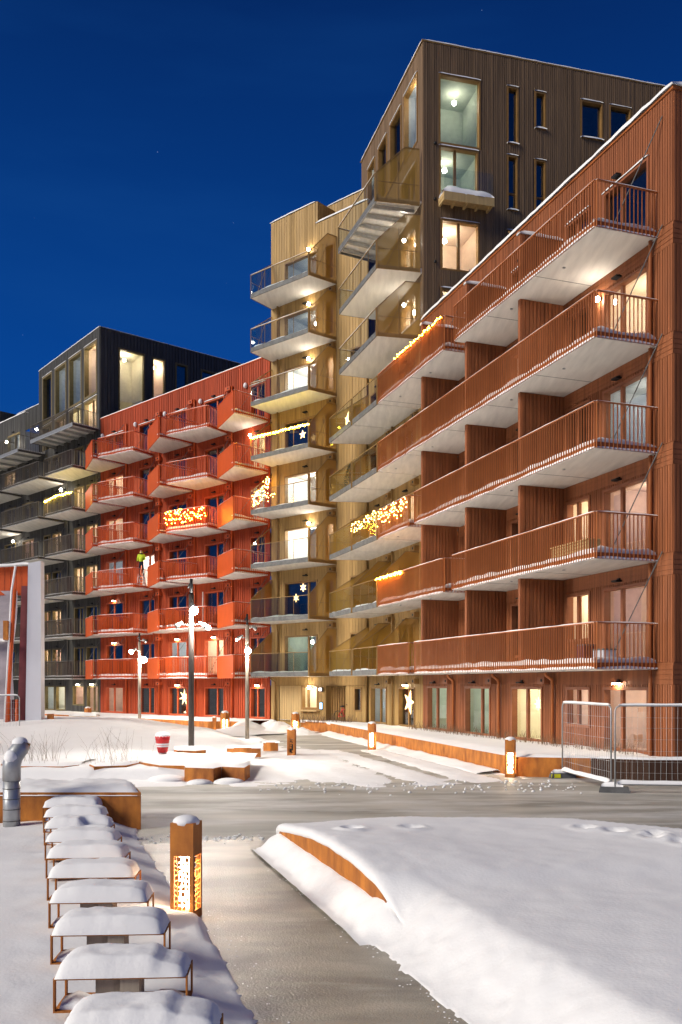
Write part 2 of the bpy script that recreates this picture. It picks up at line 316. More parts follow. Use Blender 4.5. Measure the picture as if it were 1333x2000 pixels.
def pipe(bld, P, s, z0, z1, m, o=.12, bend=True):
    mb = MB(); pts = [P.p(s, o, z0), P.p(s, o, z1-.35)]
    pts += [P.p(s-.02, o+.02, z1-.25), P.p(s+.18, o+.12, z1-.1), P.p(s+.2, o+.14, z1)] if bend else [P.p(s, o, z1)]
    mb.tube(pts, .055, 8); return part(mb, 'downpipe', m, bld, True)

def lerp2(a, b, t): return (a[0]+(b[0]-a[0])*t, a[1]+(b[1]-a[1])*t)
def inset(poly, d):
    cx = sum(p[0] for p in poly)/len(poly); cy = sum(p[1] for p in poly)/len(poly)
    out = []
    for p in poly: v = Vector((p[0]-cx, p[1]-cy)); L = v.length; v *= (L-d)/L; out.append((cx+v.x, cy+v.y))
    return out
def balcony(bld, poly, z, styles, mm, snowamt=1.0, rod=None, slabm='slab', th=.2, steel=False, pitch=.125, screen='goldscreen', gl='bal_glass', back=.3):
    """poly = BL, FL, FR, BR; styles for left end, front, right end.  slab (part) > rails, bars, glass, snow"""
    BL, FL, FR, BR = [Vector(p) for p in poly]
    dl = (BL-FL).normalized()*back; dr = (BR-FR).normalized()*back
    sp = [BL+dl, FL, FR, BR+dr]; mb = MB()
    if not steel: mb.prism([tuple(p) for p in sp], z, z+th)
    else:
        mb.prism([tuple(p) for p in sp], z+.16, z+.24)
    slab = part(mb, 'balcony', slabm, bld)
    if steel:
        for i in range(6):
            t = (i+.4)/6; a = FL.lerp(FR, t); b = BL.lerp(BR, t); q = MB(); q.beam((a.x, a.y, z+.03), (b.x, b.y, z+.03), .10, .16); part(q, 'joist', 'steel', slab)
        q = MB(); q.beam((FL.x, FL.y, z+.1), (FR.x, FR.y, z+.1), .08, .26); part(q, 'edge_beam', 'steel', slab)
    if mm == 'brown' and not steel:
        Lf = (FL-FR).length; nj = int(Lf/3.1)
        for i in range(1, nj+1):
            t = i*3.1/Lf
            if t < .97: a = FR.lerp(FL, t); b = BR.lerp(BL, t); q = MB(); q.beam((a.x, a.y, z-.003), (b.x, b.y, z-.003), .022, .005); part(q, 'slab_joint', 'grey', slab)
            a = FR.lerp(FL, t-.25*3.1/Lf); b = BR.lerp(BL, t-.25*3.1/Lf); c = a.lerp(b, .25); q = MB(); q.tube([(c.x, c.y, z-.03), (c.x, c.y, z)], .045, 10); part(q, 'drain', 'steel', slab)
    cen = (BL+FL+FR+BR)/4; H = z+1.28; bars = MB(); rail = MB(); fas = MB(); sn = MB()
    for k, (a, b, st) in enumerate(((BL, FL, styles[0]), (FL, FR, styles[1]), (FR, BR, styles[2]))):
        if not st: continue
        e = (b-a); L = e.length; d = e/L; nn = Vector((d.y, -d.x))
        if nn.dot((a+b)/2-cen) < 0: nn = -nn
        A = a+nn*.035; B = b+nn*.035
        if st == 'bars':
            n = max(2, int(L/pitch))
            for i in range(n+1):
                q = A.lerp(B, i/n); w = d*.007; t = nn*.019
                bars.prism([tuple(q-w-t), tuple(q+w-t), tuple(q+w+t), tuple(q-w+t)], z+.015, H-.03)
            rail.beam((A.x, A.y, H-.015), (B.x, B.y, H-.015), .06, .03); rail.beam((A.x-nn.x*.03, A.y-nn.y*.03, z+.1), (B.x-nn.x*.03, B.y-nn.y*.03, z+.1), .012, .16)
        elif st == 'solid':
            fas.prism([tuple(a+nn*.012), tuple(b+nn*.012), tuple(b+nn*.05), tuple(a+nn*.05)], z-.02, H-.03); rail.beam((A.x, A.y, H-.015), (B.x, B.y, H-.015), .07, .03)
        elif st == 'glass':
            g = MB(); g.prism([tuple(a-nn*.01), tuple(b-nn*.01), tuple(b+nn*.045), tuple(a+nn*.045)], z+.004, z+.24); part(g, 'edge_beam', 'grey', slab)
            n = max(1, round(L/1.15))
            for i in range(n):
                p0 = A.lerp(B, (i+.01)/n); p1 = A.lerp(B, (i+.99)/n); g = MB()
                g.quad((p0.x, p0.y, z+.25), (p1.x, p1.y, z+.25), (p1.x, p1.y, H-.03), (p0.x, p0.y, H-.03)); part(g, 'glass_panel', gl, slab)
                rail.beam((p0.x, p0.y, z+.24), (p0.x, p0.y, H-.03), .025, .025)
            rail.beam((A.x, A.y, H-.015), (B.x, B.y, H-.015), .045, .03); rail.beam((B.x, B.y, z), (B.x, B.y, H-.03), .07, .07)
        elif st in ('wing', 'wingl'):
            up = 1.25; h0, h1 = (H+up, H) if k == 0 else (H, H+up)
            t = nn*.012; g = MB(); a2, b2 = A, B
            hi = (.06 if k == 0 else .66)
            pk = a2.lerp(b2, hi); zp = H+up if True else H
            loop = [(a2, h0), (pk, zp), (b2, h1)]
            bot = [(b2.x, b2.y, z+.02), (a2.x, a2.y, z+.02)]; face = [(p.x, p.y, h) for (p, h) in loop]+bot
            g.quad(*face); part(g, 'side_screen', screen if st == 'wing' else 'amber_glass', slab)
            for (p, q) in zip(face, face[1:]+face[:1]): rail.beam(p, q, .035, .035)
            m1 = a2.lerp(b2, .5); rail.beam((m1.x, m1.y, z+.02), (m1.x, m1.y, H+.6), .025, .025); rail.beam((a2.x, a2.y, z+.9), (b2.x, b2.y, z+.9), .02, .02)
            lo, hi2 = (b2, a2) if k == 0 else (a2, b2)
            rail.beam((lo.x*.8+hi2.x*.2, lo.y*.8+hi2.y*.2, z+.1), (lo.x*.35+hi2.x*.65, lo.y*.35+hi2.y*.65, H+.7), .02, .02)
            g = MB(); g.prism([tuple(a-nn*.01), tuple(b-nn*.01), tuple(b+nn*.04), tuple(a+nn*.04)], z+.003, z+.16); part(g, 'edge_beam', mm+'_m', slab)
        if snowamt and st in ('bars', 'glass', 'solid'):
            i0 = a-nn*.13; i1 = b-nn*.13; zz = z+(th if not steel else .24)
            snow_strip(sn, (i0.x, i0.y, zz), (i1.x, i1.y, zz), .2, .13*snowamt, .22, z+k, .7)
            if st == 'bars' and snowamt > .4:
                snow_strip(sn, (a.x+nn.x*.012, a.y+nn.y*.012, z+.02), (b.x+nn.x*.012, b.y+nn.y*.012, z+.02), .05, .06*snowamt, .3, z, .8)
            if snowamt > .8: snow_strip(sn, (A.x, A.y, H), (B.x, B.y, H), .05, .022*snowamt, .3, z+9, .8)
    if bars.v: part(bars, 'railing_bars', mm+'_m', slab, kind='stuff')
    if rail.v: part(rail, 'rail_frame', mm+'_m', slab)
    if fas.v: part(fas, 'front_panel', mm+'_m', slab)
    if sn.v: part(sn, 'snow', 'snow_f', slab, True)
    if rod:
        mb = MB(); mb.tube(rod, .016, 6); part(mb, 'tie_rod', 'grey', slab)
    return slab

# ------------------------------------------------------------------ planes of the place
BRW = Pl((8.81, 24.95), dirA(18.9)); BRF = Pl((6.92, 24.3), dirA(18.9))
BRS = Pl(BRW.p(-.667), (.946, .324), True)
TR = Pl((3.66, 40.0), (.967, .254), True); TL = Pl((3.66, 40.0), dirA(15.2))
WA = Pl((1.39, 46.5), (-5.44, 4.8)); RD = Pl((-4.05, 51.3), dirA(46.4))
DK = Pl((-17.1, 63.7), dirA(45.4)); DT = Pl((-17.2, 63.9), dirA(39)); DR = Pl((-17.2, 63.9), (.777, .629), True)
SOIL = .5

# ================================================================== ground and snow
def grid_mesh(name, us, vs, fn, m, kind='structure', label=None, parent=None):
    v = []; f = []; n = len(vs)
    for u in us:
        for w in vs: v.append(fn(u, w))
    for i in range(len(us)-1):
        for j in range(n-1): f.append((i*n+j, (i+1)*n+j, (i+1)*n+j+1, i*n+j+1))
    mb = MB(); mb.v = v; mb.f = f; o = mb.build(name, m, None, True); return tag(o, label, None, None, kind)
def fr(a, b, st):
    n = int(round((b-a)/st)); return [a+(b-a)*i/n for i in range(n+1)]
mb = MB(); mb.quad((-700, -300, 0), (700, -300, 0), (700, 1100, 0), (-700, 1100, 0)); tag(mb.build('ground', 'asphalt'), kind='structure')
PF = Pl((-.61, 6.85), (-.2982, .9545), True)          # left edge of the path; outward = to the right
mb = MB(); mb.quad(PF.p(-11, -.15, .006), PF.p(-11, 1.6, .006), PF.p(8.2, 1.7, .006), PF.p(8.0, -.35, .006)); tag(mb.build('path', 'concrete'), kind='structure')
CV = 1.83
def corten_top(u): t = (u-1.65)/5.1; return .30+.21*math.sin(math.pi*min(max(t*.92+.08, 0), 1))
LIP = [(-.015, .0), (-.075, .03), (-.095, .075), (-.07, .115), (-.02, .135)]
def mound(u, v):
    lip = None
    if isinstance(v, tuple): lip = v; v = 1.812+.008*LIP.index(lip)
    x, y = PF.p(u, v); yf = 14.35+.18*nz(x*.8, 3.)-max(0, x-3.6)*.75
    c = ss((u-1.6)/.8)*ss((7.15-u)/.3); w = v+.06*nz(u*2.2, v*1.1)+.03*nz(u*7, v*6)+.018*nz(u*17, v*9); ct = corten_top(u)
    slope = .46*ss((w-1.42)/.9); step = (.04+.24*ss((w-1.42)/.36)) if (v < CV and not lip) else ct+.14
    if v > CV and not lip: step = step+(.52-step)*ss((v-CV)/2.2)
    if v < CV and not lip: step += .20*ss((2.6-u)/1.0)*ss((w-1.42)/.4)
    vv = v
    if lip: k = 1+.2*nz(u*2.5, 3.); vv = v*(1-c)+c*(CV+lip[0]*k*1.1); step = ct+lip[1]*k
    h = slope*(1-c)+step*c
    h += (.05*nz(x*.35, y*.35, 4)*ss((v-2.)/1.)+.011*nz(x*2.3, y*1.7, 8)+.007*nz(x*6, y*5))
    h *= ss((yf-y)/.45); x, y = PF.p(u, vv)
    for (fx, fy) in FOOT: rr = ((x-fx)/.10)**2+((y-fy)/.15)**2; h += -.11*math.exp(-rr)+.035*math.exp(-(rr**.5-1.7)**2*3)
    return (x, y, max(h, -.03) if h > .006 else -.03)
FOOT = [(3.9, 12.7), (4.25, 12.2), (4.5, 11.75), (4.85, 11.4), (5.05, 10.9), (1.0, 12.7), (.15, 12.4), (3.55, 13.0), (4.4, 12.5), (4.95, 11.9), (5.3, 10.6), (5.2, 11.3)]
grid_mesh('snow_mound', fr(-8, 8.4, .05), fr(1.36, 1.80, .03)+LIP+fr(1.86, 2.5, .04)+fr(2.56, 13, .09), mound, 'snow_f')
def leftsnow(u, v):
    x, y = PF.p(u, v); e = .08*nz(u*1.1, 2.)+.03*nz(u*5, 5.)+.03*nz(u*14, v*9); w = -v+e-.12*ss((u-5)/2)
    h = .15*ss(w/.6)+.035*nz(x*.9, y*.5, 2)+.010*nz(x*4, y*4)+.16*math.exp(-((u-2.6)/.8)**2-((v+.12)/.33)**2)
    h *= ss((w+.03)/.12); return (x, y, h if h > .006 else -.03)
grid_mesh('snow_field', fr(-8, 10.2, .06), fr(-12, -2, .14)+fr(-1.9, .3, .04), leftsnow, 'snow_f')
def fan(u, v):                                          # trampled, rutted snow on the square
    x, y = u, v; w = x+.24*(y-30)                       # across the wheel tracks
    t = .55*nz(w*1.3, y*.07, 1)+.35*nz(x*1.6, y*1.2, 3)+.18*nz(x*5, y*4)
    edge = ss((y-22.2-.7*nz(x*.5, 9)-max(0, x-2)*.55)/3.5)*ss((47-y)/6)*ss((x+8)/3)*ss((6.2-.22*(y-25)-x)/1.2)
    rut = .9*math.exp(-((w-1.6)/.28)**2)+.9*math.exp(-((w-3.1)/.25)**2)+.45*math.exp(-((w-.2)/.3)**2)
    pave = ss((y-34.5)/2)*ss((x+4.5)/1.5)*ss((2.6-x)/1.5)*.75
    h = .15*(t*.55+.40*edge-.62*rut*edge-.50*pave-.10)+.012*nz(x*7, y*6, 2)*edge; return (x, y, h if edge > .03 else -.03)
grid_mesh('trampled_snow', fr(-6, 9, .11), fr(21, 48, .13), fan, 'snow')
def lawn(u, v):
    x, y = u, v; xr = -2.35-max(0, y-33)*.24+.25*nz(y*.5, 7.); e = ss((xr-x)/1.6)*ss((y-23.9)/.5)*ss((49-y)/4)
    h = .31+.68*ss((y-34)/7)*ss((-5.2-x)/7)+.10*nz(x*.35, y*.3, 3)+.03*nz(x*1.5, y*1.3)+.22*ss((-11-x)/3)*math.exp(-((y-30)/2.5)**2)
    return (x, y, h*e if h*e > .01 else -.03)
grid_mesh('snow_lawn', fr(-34, -1.6, .2), fr(23.4, 50, .2), lawn, 'snow')
def backsnow(u, v):
    x, y = RD.p(u, v); h = .06+.05*nz(x*.6, y*.6)+.3*math.exp(-((u+1.5)/1.2)**2-((v-3.6)/.9)**2); return (x, y, h if (v > 2.6 or u < .6) else -.03)
grid_mesh('snow_strip_by_planters', fr(-4.5, 30, .25), fr(.4, 12, .25), backsnow, 'snow')
def ridge(u, v):                                       # ploughed ridge along the long planter
    x = 4.63-.2416*(v)-u; y = 25.85+.9704*v*1.0; h = .16*(1-u/.75)*ss((u+.05)/.1)+.05*nz(x*1.5, y*1.5); return (x-.02, y, h if u < .7 else -.03)
grid_mesh('snow_ridge', fr(0, .75, .075), fr(0, 21.5, .2), ridge, 'snow')
def heap(cx, cy, r, h):
    def f(u, v):
        x = cx+u; y = cy+v; d = math.hypot(u*(1+.2*nz(x, y)), v)/r; z = h*(1-ss(d))*(1+.3*nz(x*2, y*2))+.03*nz(x*5, y*5); return (x, y, z if d < .97 else -.05)
    grid_mesh('snow_heap', fr(-r, r, r/18), fr(-r, r, r/18), f, 'snow')
heap(-5.2, 49.7, 1.5, .62); heap(-3.3, 48.4, 1.3, .55); heap(-3.9, 50.2, 1.2, .6); heap(-2.0, 46.0, 1.0, .35)
def clods(name, spots):
    mb = MB()
    for (x, y, r) in spots: mb.ball((x, y, r*.3), r, 6, 4, .7)
    tag(mb.build(name, 'snow_f', None, True), 'loose crumbs of snow along the path and road edges', 'snow crumbs', kind='stuff')
sp = []
for i in range(520):
    u = random.uniform(-3, 8); sp.append((*PF.p(u, random.choice((random.gauss(.12, .10), random.gauss(1.42, .06)))), random.uniform(.004, .013)))
for i in range(150):
    sp.append((random.gauss(-2.2, .8), random.gauss(15.0, .16), random.uniform(.008, .03)))
for i in range(160): sp.append((random.uniform(-2, 6), random.gauss(22.6, .7), random.uniform(.015, .045)))
for i in range(60): sp.append((random.uniform(.5, 6), 14.6-max(0, random.uniform(0, .3)), random.uniform(.01, .04)))
clods('snow_crumbs', sp)

# corten edging of the mound
ed = thing('steel_edging', 'curved rusty steel edging sunk in the snow mound beside the path', 'edging', (*PF.p(4, CV), 0))
us = fr(1.5, 6.95, .1); cuts = [0, 19, 37, len(us)-1]
def ctop(u): return corten_top(u)+.03-.42*ss((2.35-u)/.75)+.02*nz(u*6, 2.)*ss((2.9-u)/.5)
for a, b in zip(cuts, cuts[1:]):
    mb = MB(); n = b-a
    for i in range(a, b):
        u0, u1 = us[i], us[i+1]-(.006 if i == b-1 else 0)
        mb.hexa([PF.p(u0, CV-.05, -.05), PF.p(u1, CV-.05, -.05), PF.p(u1, CV-.04, -.05), PF.p(u0, CV-.04, -.05)], [PF.p(u0, CV-.05, ctop(u0)), PF.p(u1, CV-.05, ctop(u1)), PF.p(u1, CV-.04, ctop(u1)), PF.p(u0, CV-.04, ctop(u0))])
    part(mb, 'panel', 'corten', ed)
# ================================================================== brown-red building (right)
FL_ = 3.0
bb = thing('apartment_building', 'reddish brown timber-clad apartment building with long barred balconies at right', 'building', (*BRW.p(0), 0))
holes = []; wins = []
rooms0 = {0: ('r_peach', 'r_peach'), 1: ('r_peach', 'r_warm'), 2: ('r_peach', 'r_warm'), 3: ('r_cool', 'r_dark'), 4: ('r_warm', 'r_dark'), 5: ('r_blue', 'r_dark')}
for k in range(0, 6):
    zb = FL_*k+.2 if k else SOIL+.1; zt = FL_*k+2.5
    wins.append((.32, 2.48, zb, zt, rooms0[k][0], (.64,), k, .0))
    wins.append((3.14, 4.47, (1.22 if k == 0 else zb+.75), zt, rooms0[k][1], (.62,), k, .0))
    for i, (a, b) in enumerate(((5.92, 8.04), (9.6, 11.75), (13.3, 15.4))):
        rm = ['r_cream', 'r_green', 'r_green'][i] if k == 0 else random.choice(['r_dark', 'r_dark', 'r_peach', 'r_blue', 'r_warm'])
        wins.append((a, b, zb, zt, rm, ([.56, .42, .62][i],), k, 0.))
holes = [w[:4] for w in wins]
bands = [(FL_*k-.42, FL_*k+.2) for k in range(1, 6)]
clad(bb, BRW, -.667, 15.9, -.05, 18.75, 'brown', holes, bands, .105, .02)
clad(bb, BRS, 0, 12, -.05, 18.75, 'brown', [], [(FL_*k-.42, FL_*k+.2) for k in range(1, 6)], .105, .02)
for (a, b, c, d, rm, cu, k, _) in wins:
    window(bb, BRW, a, b, c, d, 'brown_f', rm, cu, curtain=(.3 if rm in ('r_warm', 'r_cream') else False), snow=(1 if k == 5 else False), low=(.35 if d-c > 2 and a > 5 else None))
    if b-a > 1.9: wall_lamp(bb, BRW, (a+b)/2+.3, d+.12, 'e_wall' if (k == 0 and a < 1) else None)
ball_lamp(bb, BRW, 2.55, .1, 14.35-.0, 'e_bal', .085)
for (s, zs) in ((.14, 5), (5.15, 1), (8.8, 1), (12.62, 1)):
    for k in range(zs): pipe(bb, BRW, s, (.4 if k == 0 else FL_*k+.2), FL_*(k+1)-.02, 'brown_m', bend=(k == 0 and s > 1))
for s in (5.55, 9.25, 13.0): vent(bb, BRW, s+.1, 2.6, 'brown_f')
for k in range(1, 6):                                   # screens between the flats
    for s in (4.72, 8.5, 12.4):
        P = Pl(BRW.p(s), (BRW.n[0], BRW.n[1])); zt = FL_*(k+1)-.003 if k < 5 else FL_*5+2.1
        mb = MB(); pbox(mb, BRW, s-.07, s+.07, .0, 1.62, FL_*k+.2, zt)
        for i in range(11):
            a = .06+.14*i; pbox(mb, BRW, s-.095, s-.07, a, a+.11, FL_*k+.25, zt-.01)
        sc = part(mb, 'flat_divider', 'brown', bb)
        if k == 5: q = MB(); snow_strip(q, BRW.p(s, .02, zt), BRW.p(s, 1.66, zt), .24, .13, .2); part(q, 'snow', 'snow_f', sc, True)
spans = {5: [(0, 8.6), (9.5, 16.2)], 4: [(0, 13.05), (13.1, 16.2)], 3: [(0, 12.2), (12.85, 16.2)], 2: [(0, 8.75), (9.5, 16.2)], 1: [(0, 12.2), (12.85, 16.2)]}
for k, L in spans.items():
    for i, (a, b) in enumerate(L):
        poly = [BRW.p(b), BRF.p(b), BRF.p(a), BRW.p(a)]
        balcony(bb, poly, FL_*k, ('bars' if i == 1 and False else None, 'bars', None if (k == 4 and i == 1) else 'bars'), 'brown', 1.0, rod=([BRW.p(.62, 1.15, FL_*k+.2), BRW.p(-.28, .05, FL_*k+3.25)] if i == 0 else [BRW.p(b-3.0, 1.2, FL_*k+.2), BRW.p(b-3.9, .05, FL_*k+2.9)]))
mb = MB(); mb.prism([BRW.p(-.667, -.02), BRW.p(15.9, -.02), BRW.p(15.9, -12), BRW.p(-.667, -12)], 18.2, 18.5); part(mb, 'roof', 'roof', bb)
mb = MB(); pbox(mb, BRW, -.72, 15.9, -.4, .06, 18.75, 18.83); part(mb, 'parapet_cap', 'brown_m', bb)
mb = MB(); snow_strip(mb, BRW.p(-.75, -.12, 18.83), BRW.p(15.9, -.12, 18.83), .5, .16, .3); snow_strip(mb, BRS.p(-.1, -.12, 18.83), BRS.p(12, -.12, 18.83), .5, .16, .3); part(mb, 'roof_snow', 'snow_f', bb, True)

# ================================================================== gold building with its tower (middle)
gb = thing('apartment_building', 'gold timber-clad apartment tower with stacked glass balconies in the middle', 'building', (*WA.p(3), 0))
# -- low wing that continues the brown facade
holes = []; gw = []
for k in range(0, 6):
    zb = FL_*k+.2 if k else SOIL+.1; zt = FL_*k+2.45
    for (a, b) in ((16.75, 18.7), (20.2, 22.4)):
        rm = 'r_dark' if k else ('r_cool' if a > 19 else 'r_warm')
        if k == 3: rm = 'r_warm'
        if k == 0 and a < 19: rm = 'r_dark'
        gw.append((a, b, zb, zt, rm, k))
clad(gb, BRW, 15.9, 22.9, -.05, 19.1, 'gold', [w[:4] for w in gw], [], .2, .014)
for (a, b, c, d, rm, k) in gw:
    window(gb, BRW, a, b, c, d, 'gold_f', rm, (.5,)); wall_lamp(gb, BRW, (a+b)/2, d+.1, 'e_wall' if (k == 0 and a < 19) else None)
for k in range(0, 5):
    vent(gb, BRW, 16.5, FL_*k+2.6, 'gold_f'); vent(gb, BRW, 19.7, FL_*k+2.6, 'gold_f')
    pipe(gb, BRW, 19.25, (.4 if k == 0 else FL_*k+.2), FL_*(k+1)-.02, 'gold_m', bend=False)
pipe(gb, BRW, 22.75, .4, 18.9, 'gold_m', bend=False)
mb = MB(); mb.prism([BRW.p(15.9, -.01), BRW.p(22.9, -.01), TL.p(9.6, -.05), TL.p(0, -.05)], 18.7, 18.98); part(mb, 'terrace', 'slab', gb)
mb = MB(); snow_strip(mb, BRW.p(16.1, -.1, 19.1), BRW.p(22.9, -.1, 19.1), .3, .09); part(mb, 'roof_snow', 'snow_f', gb, True)
# -- wall with the stack of balconies
ARM = {0: 'r_cream', 1: 'r_green', 2: 'r_dark', 3: 'r_white', 4: 'r_white', 5: 'r_dark', 6: 'r_white', 7: 'r_cool', 8: 'r_cool'}
aw = [(3.55, 6.1, 3*k+.2, 3*k+2.3, ARM[k], (.3,), k) for k in range(1, 9)]+[(2.3, 3.0, 3*k+.35, 3*k+2.3, 'r_dark' if k not in (6, 3) else 'r_warm', (), k) for k in range(1, 9)]+[(.3, 1.2, 3*k+.9, 3*k+2.3, 'r_blue', (), k) for k in range(1, 7)]
ground_a = [(4.83, 6.56, .45, 2.5), (3.51, 4.75, 1.22, 2.5), (1.55, 2.94, .45, 2.5), (.38, .94, 1.15, 2.42)]
clad(gb, WA, 0, 3.7, -.05, 27.75, 'gold', [w[:4] for w in aw]+ground_a, [], .2, .014); clad(gb, WA, 3.7, 7.185, -.05, 28.95, 'gold', [w[:4] for w in aw]+ground_a, [], .2, .014)
for (a, b, c, d, rm, cu, k) in aw: window(gb, WA, a, b, c, d, 'gold_f', rm, cu)
for k in range(1, 8):
    wall_lamp(gb, WA, 4.4, 3*k+2.55); vent(gb, WA, 2.45, 3*k+2.62, 'gold_f')
    pipe(gb, WA, 6.55, 3*k+.2, 3*k+2.98, 'gold_m', bend=False)
pipe(gb, WA, 6.75, .4, 2.95, 'gold_m'); 
for k in (3, 6, 7, 8): ball_lamp(gb, WA, 4.05, .12, 3*k+2.42, 'e_bal', .085)
window(gb, WA, 3.51, 4.75, 1.22, 2.5, 'gold_f', 'r_cream', (.68,))
window(gb, WA, .38, .94, 1.15, 2.42, 'gold_f', 'r_dark', ())
mb = MB(); pbox(mb, WA, 4.83, 6.56, -.12, -.06, .4, 2.5); dr = part(mb, 'door', 'lwood', gb)
for i in range(9):
    q = MB(); a = 4.86+.187*i; pbox(q, WA, a, a+.165, -.06, -.035, .45, 2.46); part(q, 'plank', 'lwood', dr)
mb = MB(); pbox(mb, WA, 1.5, 2.99, -.45, -.38, .4, 2.5); pbox(mb, WA, 1.5, 1.55, -.4, 0, .4, 2.5); pbox(mb, WA, 2.94, 2.99, -.4, 0, .4, 2.5); al = part(mb, 'alcove', 'gold', gb)
for i in range(8):
    q = MB(); a = 1.58+.17*i; pbox(q, WA, a, a+.1, -.38, -.33, .4, 2.46); part(q, 'slat', 'gold_f', al)
mb = MB(); pbox(mb, WA, 3.4, 4.9, .0, .3, 1.1, 1.17); part(mb, 'shelf', 'lwood', gb)
mb = MB(); pbox(mb, WA, .1, 6.7, .04, .075, 2.5, 2.54); part(mb, 'head_trim', 'gold_m', gb)
ball_lamp(gb, WA, 4.0, .12, 2.42, 'e_bal', .09)
mb = MB(); pbox(mb, WA, 3.08, 3.38, .04, .14, 2.18, 2.42); f = part(mb, 'exit_lamp', 'black', gb); q = MB(); pbox(q, WA, 3.13, 3.33, .14, .15, 2.22, 2.38); part(q, 'lamp_glow', 'e_ex', f)
mb = MB(); pbox(mb, WA, 3.12, 3.36, .04, .07, 1.2, 1.62); f = part(mb, 'notice_board', 'black', gb); q = MB(); pbox(q, WA, 3.145, 3.335, .07, .075, 1.24, 1.58); part(q, 'screen', 'e_sign', f)
mb = MB(); mb.prism([WA.p(0, -.02), WA.p(7.185, -.02), WA.p(7.185, -11), WA.p(-1, -11)], 27.1, 27.4); part(mb, 'roof', 'roof', gb)
P = Pl(WA.p(7.185), (WA.n[0], WA.n[1]), True); mb = MB(); pbox(mb, WA, 7.0, 7.185, -11, -.02, .3, 28.9); part(mb, 'end_wall', 'gold', gb)
WU = Pl(WA.p(0, -1.7), WA.d); clad(gb, WU, -3, 4.4, 27.2, 29.6, 'gold', [], [], .2, .012, name='setback_wall')
mb = MB(); snow_strip(mb, WU.p(-3, -.1, 29.6), WU.p(4.4, -.1, 29.6), .3, .09); snow_strip(mb, WA.p(3.7, -.1, 28.95), WA.p(7.25, -.1, 28.95), .32, .1); snow_strip(mb, WA.p(0, -.1, 27.75), WA.p(3.66, -.1, 27.75), .32, .13); part(mb, 'roof_snow', 'snow_f', gb, True)
mb = MB(); pbox(mb, WA, 3.55, 3.72, -1.65, -.0, 27.6, 28.94); part(mb, 'parapet_return', 'gold', gb)
PA = [(-3.9, 51.2), (-4.98, 49.7), (-1.675, 46.9), (-.26, 47.95)]
for k in range(1, 9):
    balcony(gb, PA, 3.0*k, ('wing' if k < 3 else 'wingl', 'glass', 'wing'), 'gold', 1.0 if k > 5 else .75, gl='bal_glass' if k > 2 else 'bal_glass_dk')
for k in range(1, 6):
    for (a, b) in ((16.32, 19.55), (19.7, 23.1)):
        balcony(gb, [BRW.p(min(b, 22.6)), BRF.p(b), BRF.p(a), BRW.p(a)], 3.0*k, ('wing' if k < 3 or a > 19 else None, 'glass', 'wing' if k < 3 else None), 'gold', .8, gl='bal_glass')
# -- tower
tw = [(.74, 2.77, 26.85, 30.0, 'r_green', (), 0), (.76, 2.67, 24.25, 26.78, 'r_green', (.42,), 0), (.84, 2.72, 21.2, 23.5, 'r_warm', (.48,), 0), (.84, 2.7, 18.4, 20.4, 'r_warm', (.5,), 0),
      (4.06, 4.65, 27.35, 30.0, 'r_dark', (), 2), (5.45, 6.04, 28.25, 30.0, 'r_dark', (), 2), (4.06, 4.62, 24.3, 26.85, 'r_blue', (), 2), (5.45, 6.04, 24.3, 26.85, 'r_dark', (), 2), (4.06, 4.62, 21.3, 23.4, 'r_warm', (), 1),
      (7.81, 8.99, 28.2, 30.0, 'r_blue', (), 2), (9.32, 10.5, 28.2, 30.0, 'r_dark', (), 2), (7.81, 8.99, 24.4, 26.8, 'r_dark', (), 2)]
clad(gb, TR, -.02, 14, 15, 31.3, 'gold_shaded', [w[:4] for w in tw], [], .11, .04)
for (a, b, c, d, rm, cu, sn) in tw: window(gb, TR, a, b, c, d, 'gold_f', rm, cu, snow=(sn or 1), low=(.8 if sn == 2 and c < 25 else None))
tl = [(.65, 2.5, 27.2, 30.4, 'r_cool', (), 0), (2.9, 4.6, 27.2, 30.3, 'r_blue', (), 0), (5.1, 6.55, 27.2, 30.25, 'r_blue', (), 0), (7.1, 8.4, 27.2, 30.2, 'r_cool', (), 0)]
for k in (6, 7, 8): tl += [(.8, 2.9, 3*k+.25, 3*k+2.4, 'r_warm' if k < 8 else 'r_blue', (.5,), 0), (4.6, 6.6, 3*k+.25, 3*k+2.4, 'r_warm' if k == 7 else 'r_blue', (.5,), 0)]
clad(gb, TL, 0, 9.65, 18.9, 31.3, 'gold_shaded', [w[:4] for w in tl], [], .2, .012)
for (a, b, c, d, rm, cu, sn) in tl: window(gb, TL, a, b, c, d, 'gold_f', rm, cu, snow=1, dep=(.45 if a < 1 else None))
mb = MB(); mb.prism([TL.p(-.0, -.02), TL.p(9.65, -.02), (TR.p(14)[0]-2.4, TR.p(14)[1]+9.3), TR.p(14, -.02)], 30.9, 31.2); part(mb, 'roof', 'roof', gb)
mb = MB(); pbox(mb, TR, -.06, 14, -.3, .06, 31.3, 31.36); pbox(mb, TL, .06, 9.7, -.3, .06, 31.3, 31.36); part(mb, 'parapet_cap', 'gold_m', gb)
mb = MB(); snow_strip(mb, TR.p(-.05, -.08, 31.36), TR.p(14, -.08, 31.36), .28, .07); snow_strip(mb, TL.p(0, -.08, 31.36), TL.p(9.65, -.08, 31.36), .28, .08); part(mb, 'roof_snow', 'snow_f', gb, True)
mb = MB(); pbox(mb, TL, 9.5, 9.65, -9, -.02, 18, 31.3); part(mb, 'end_wall', 'gold', gb)
for z in (24.3, 21.5, 26.8): mb = MB(); mb.ball(TR.p(.55, .08, z), .07, 8, 5); part(mb, 'camera_knob', 'black', gb, True)
PB = [(1.6, 45.2), (-.05, 44.6), (1.6, 39.65), (3.52, 40.05)]
for k in (6, 7): balcony(gb, PB, 3.0*k, ('glass', 'glass', 'wing'), 'gold', 1.1, back=.6)
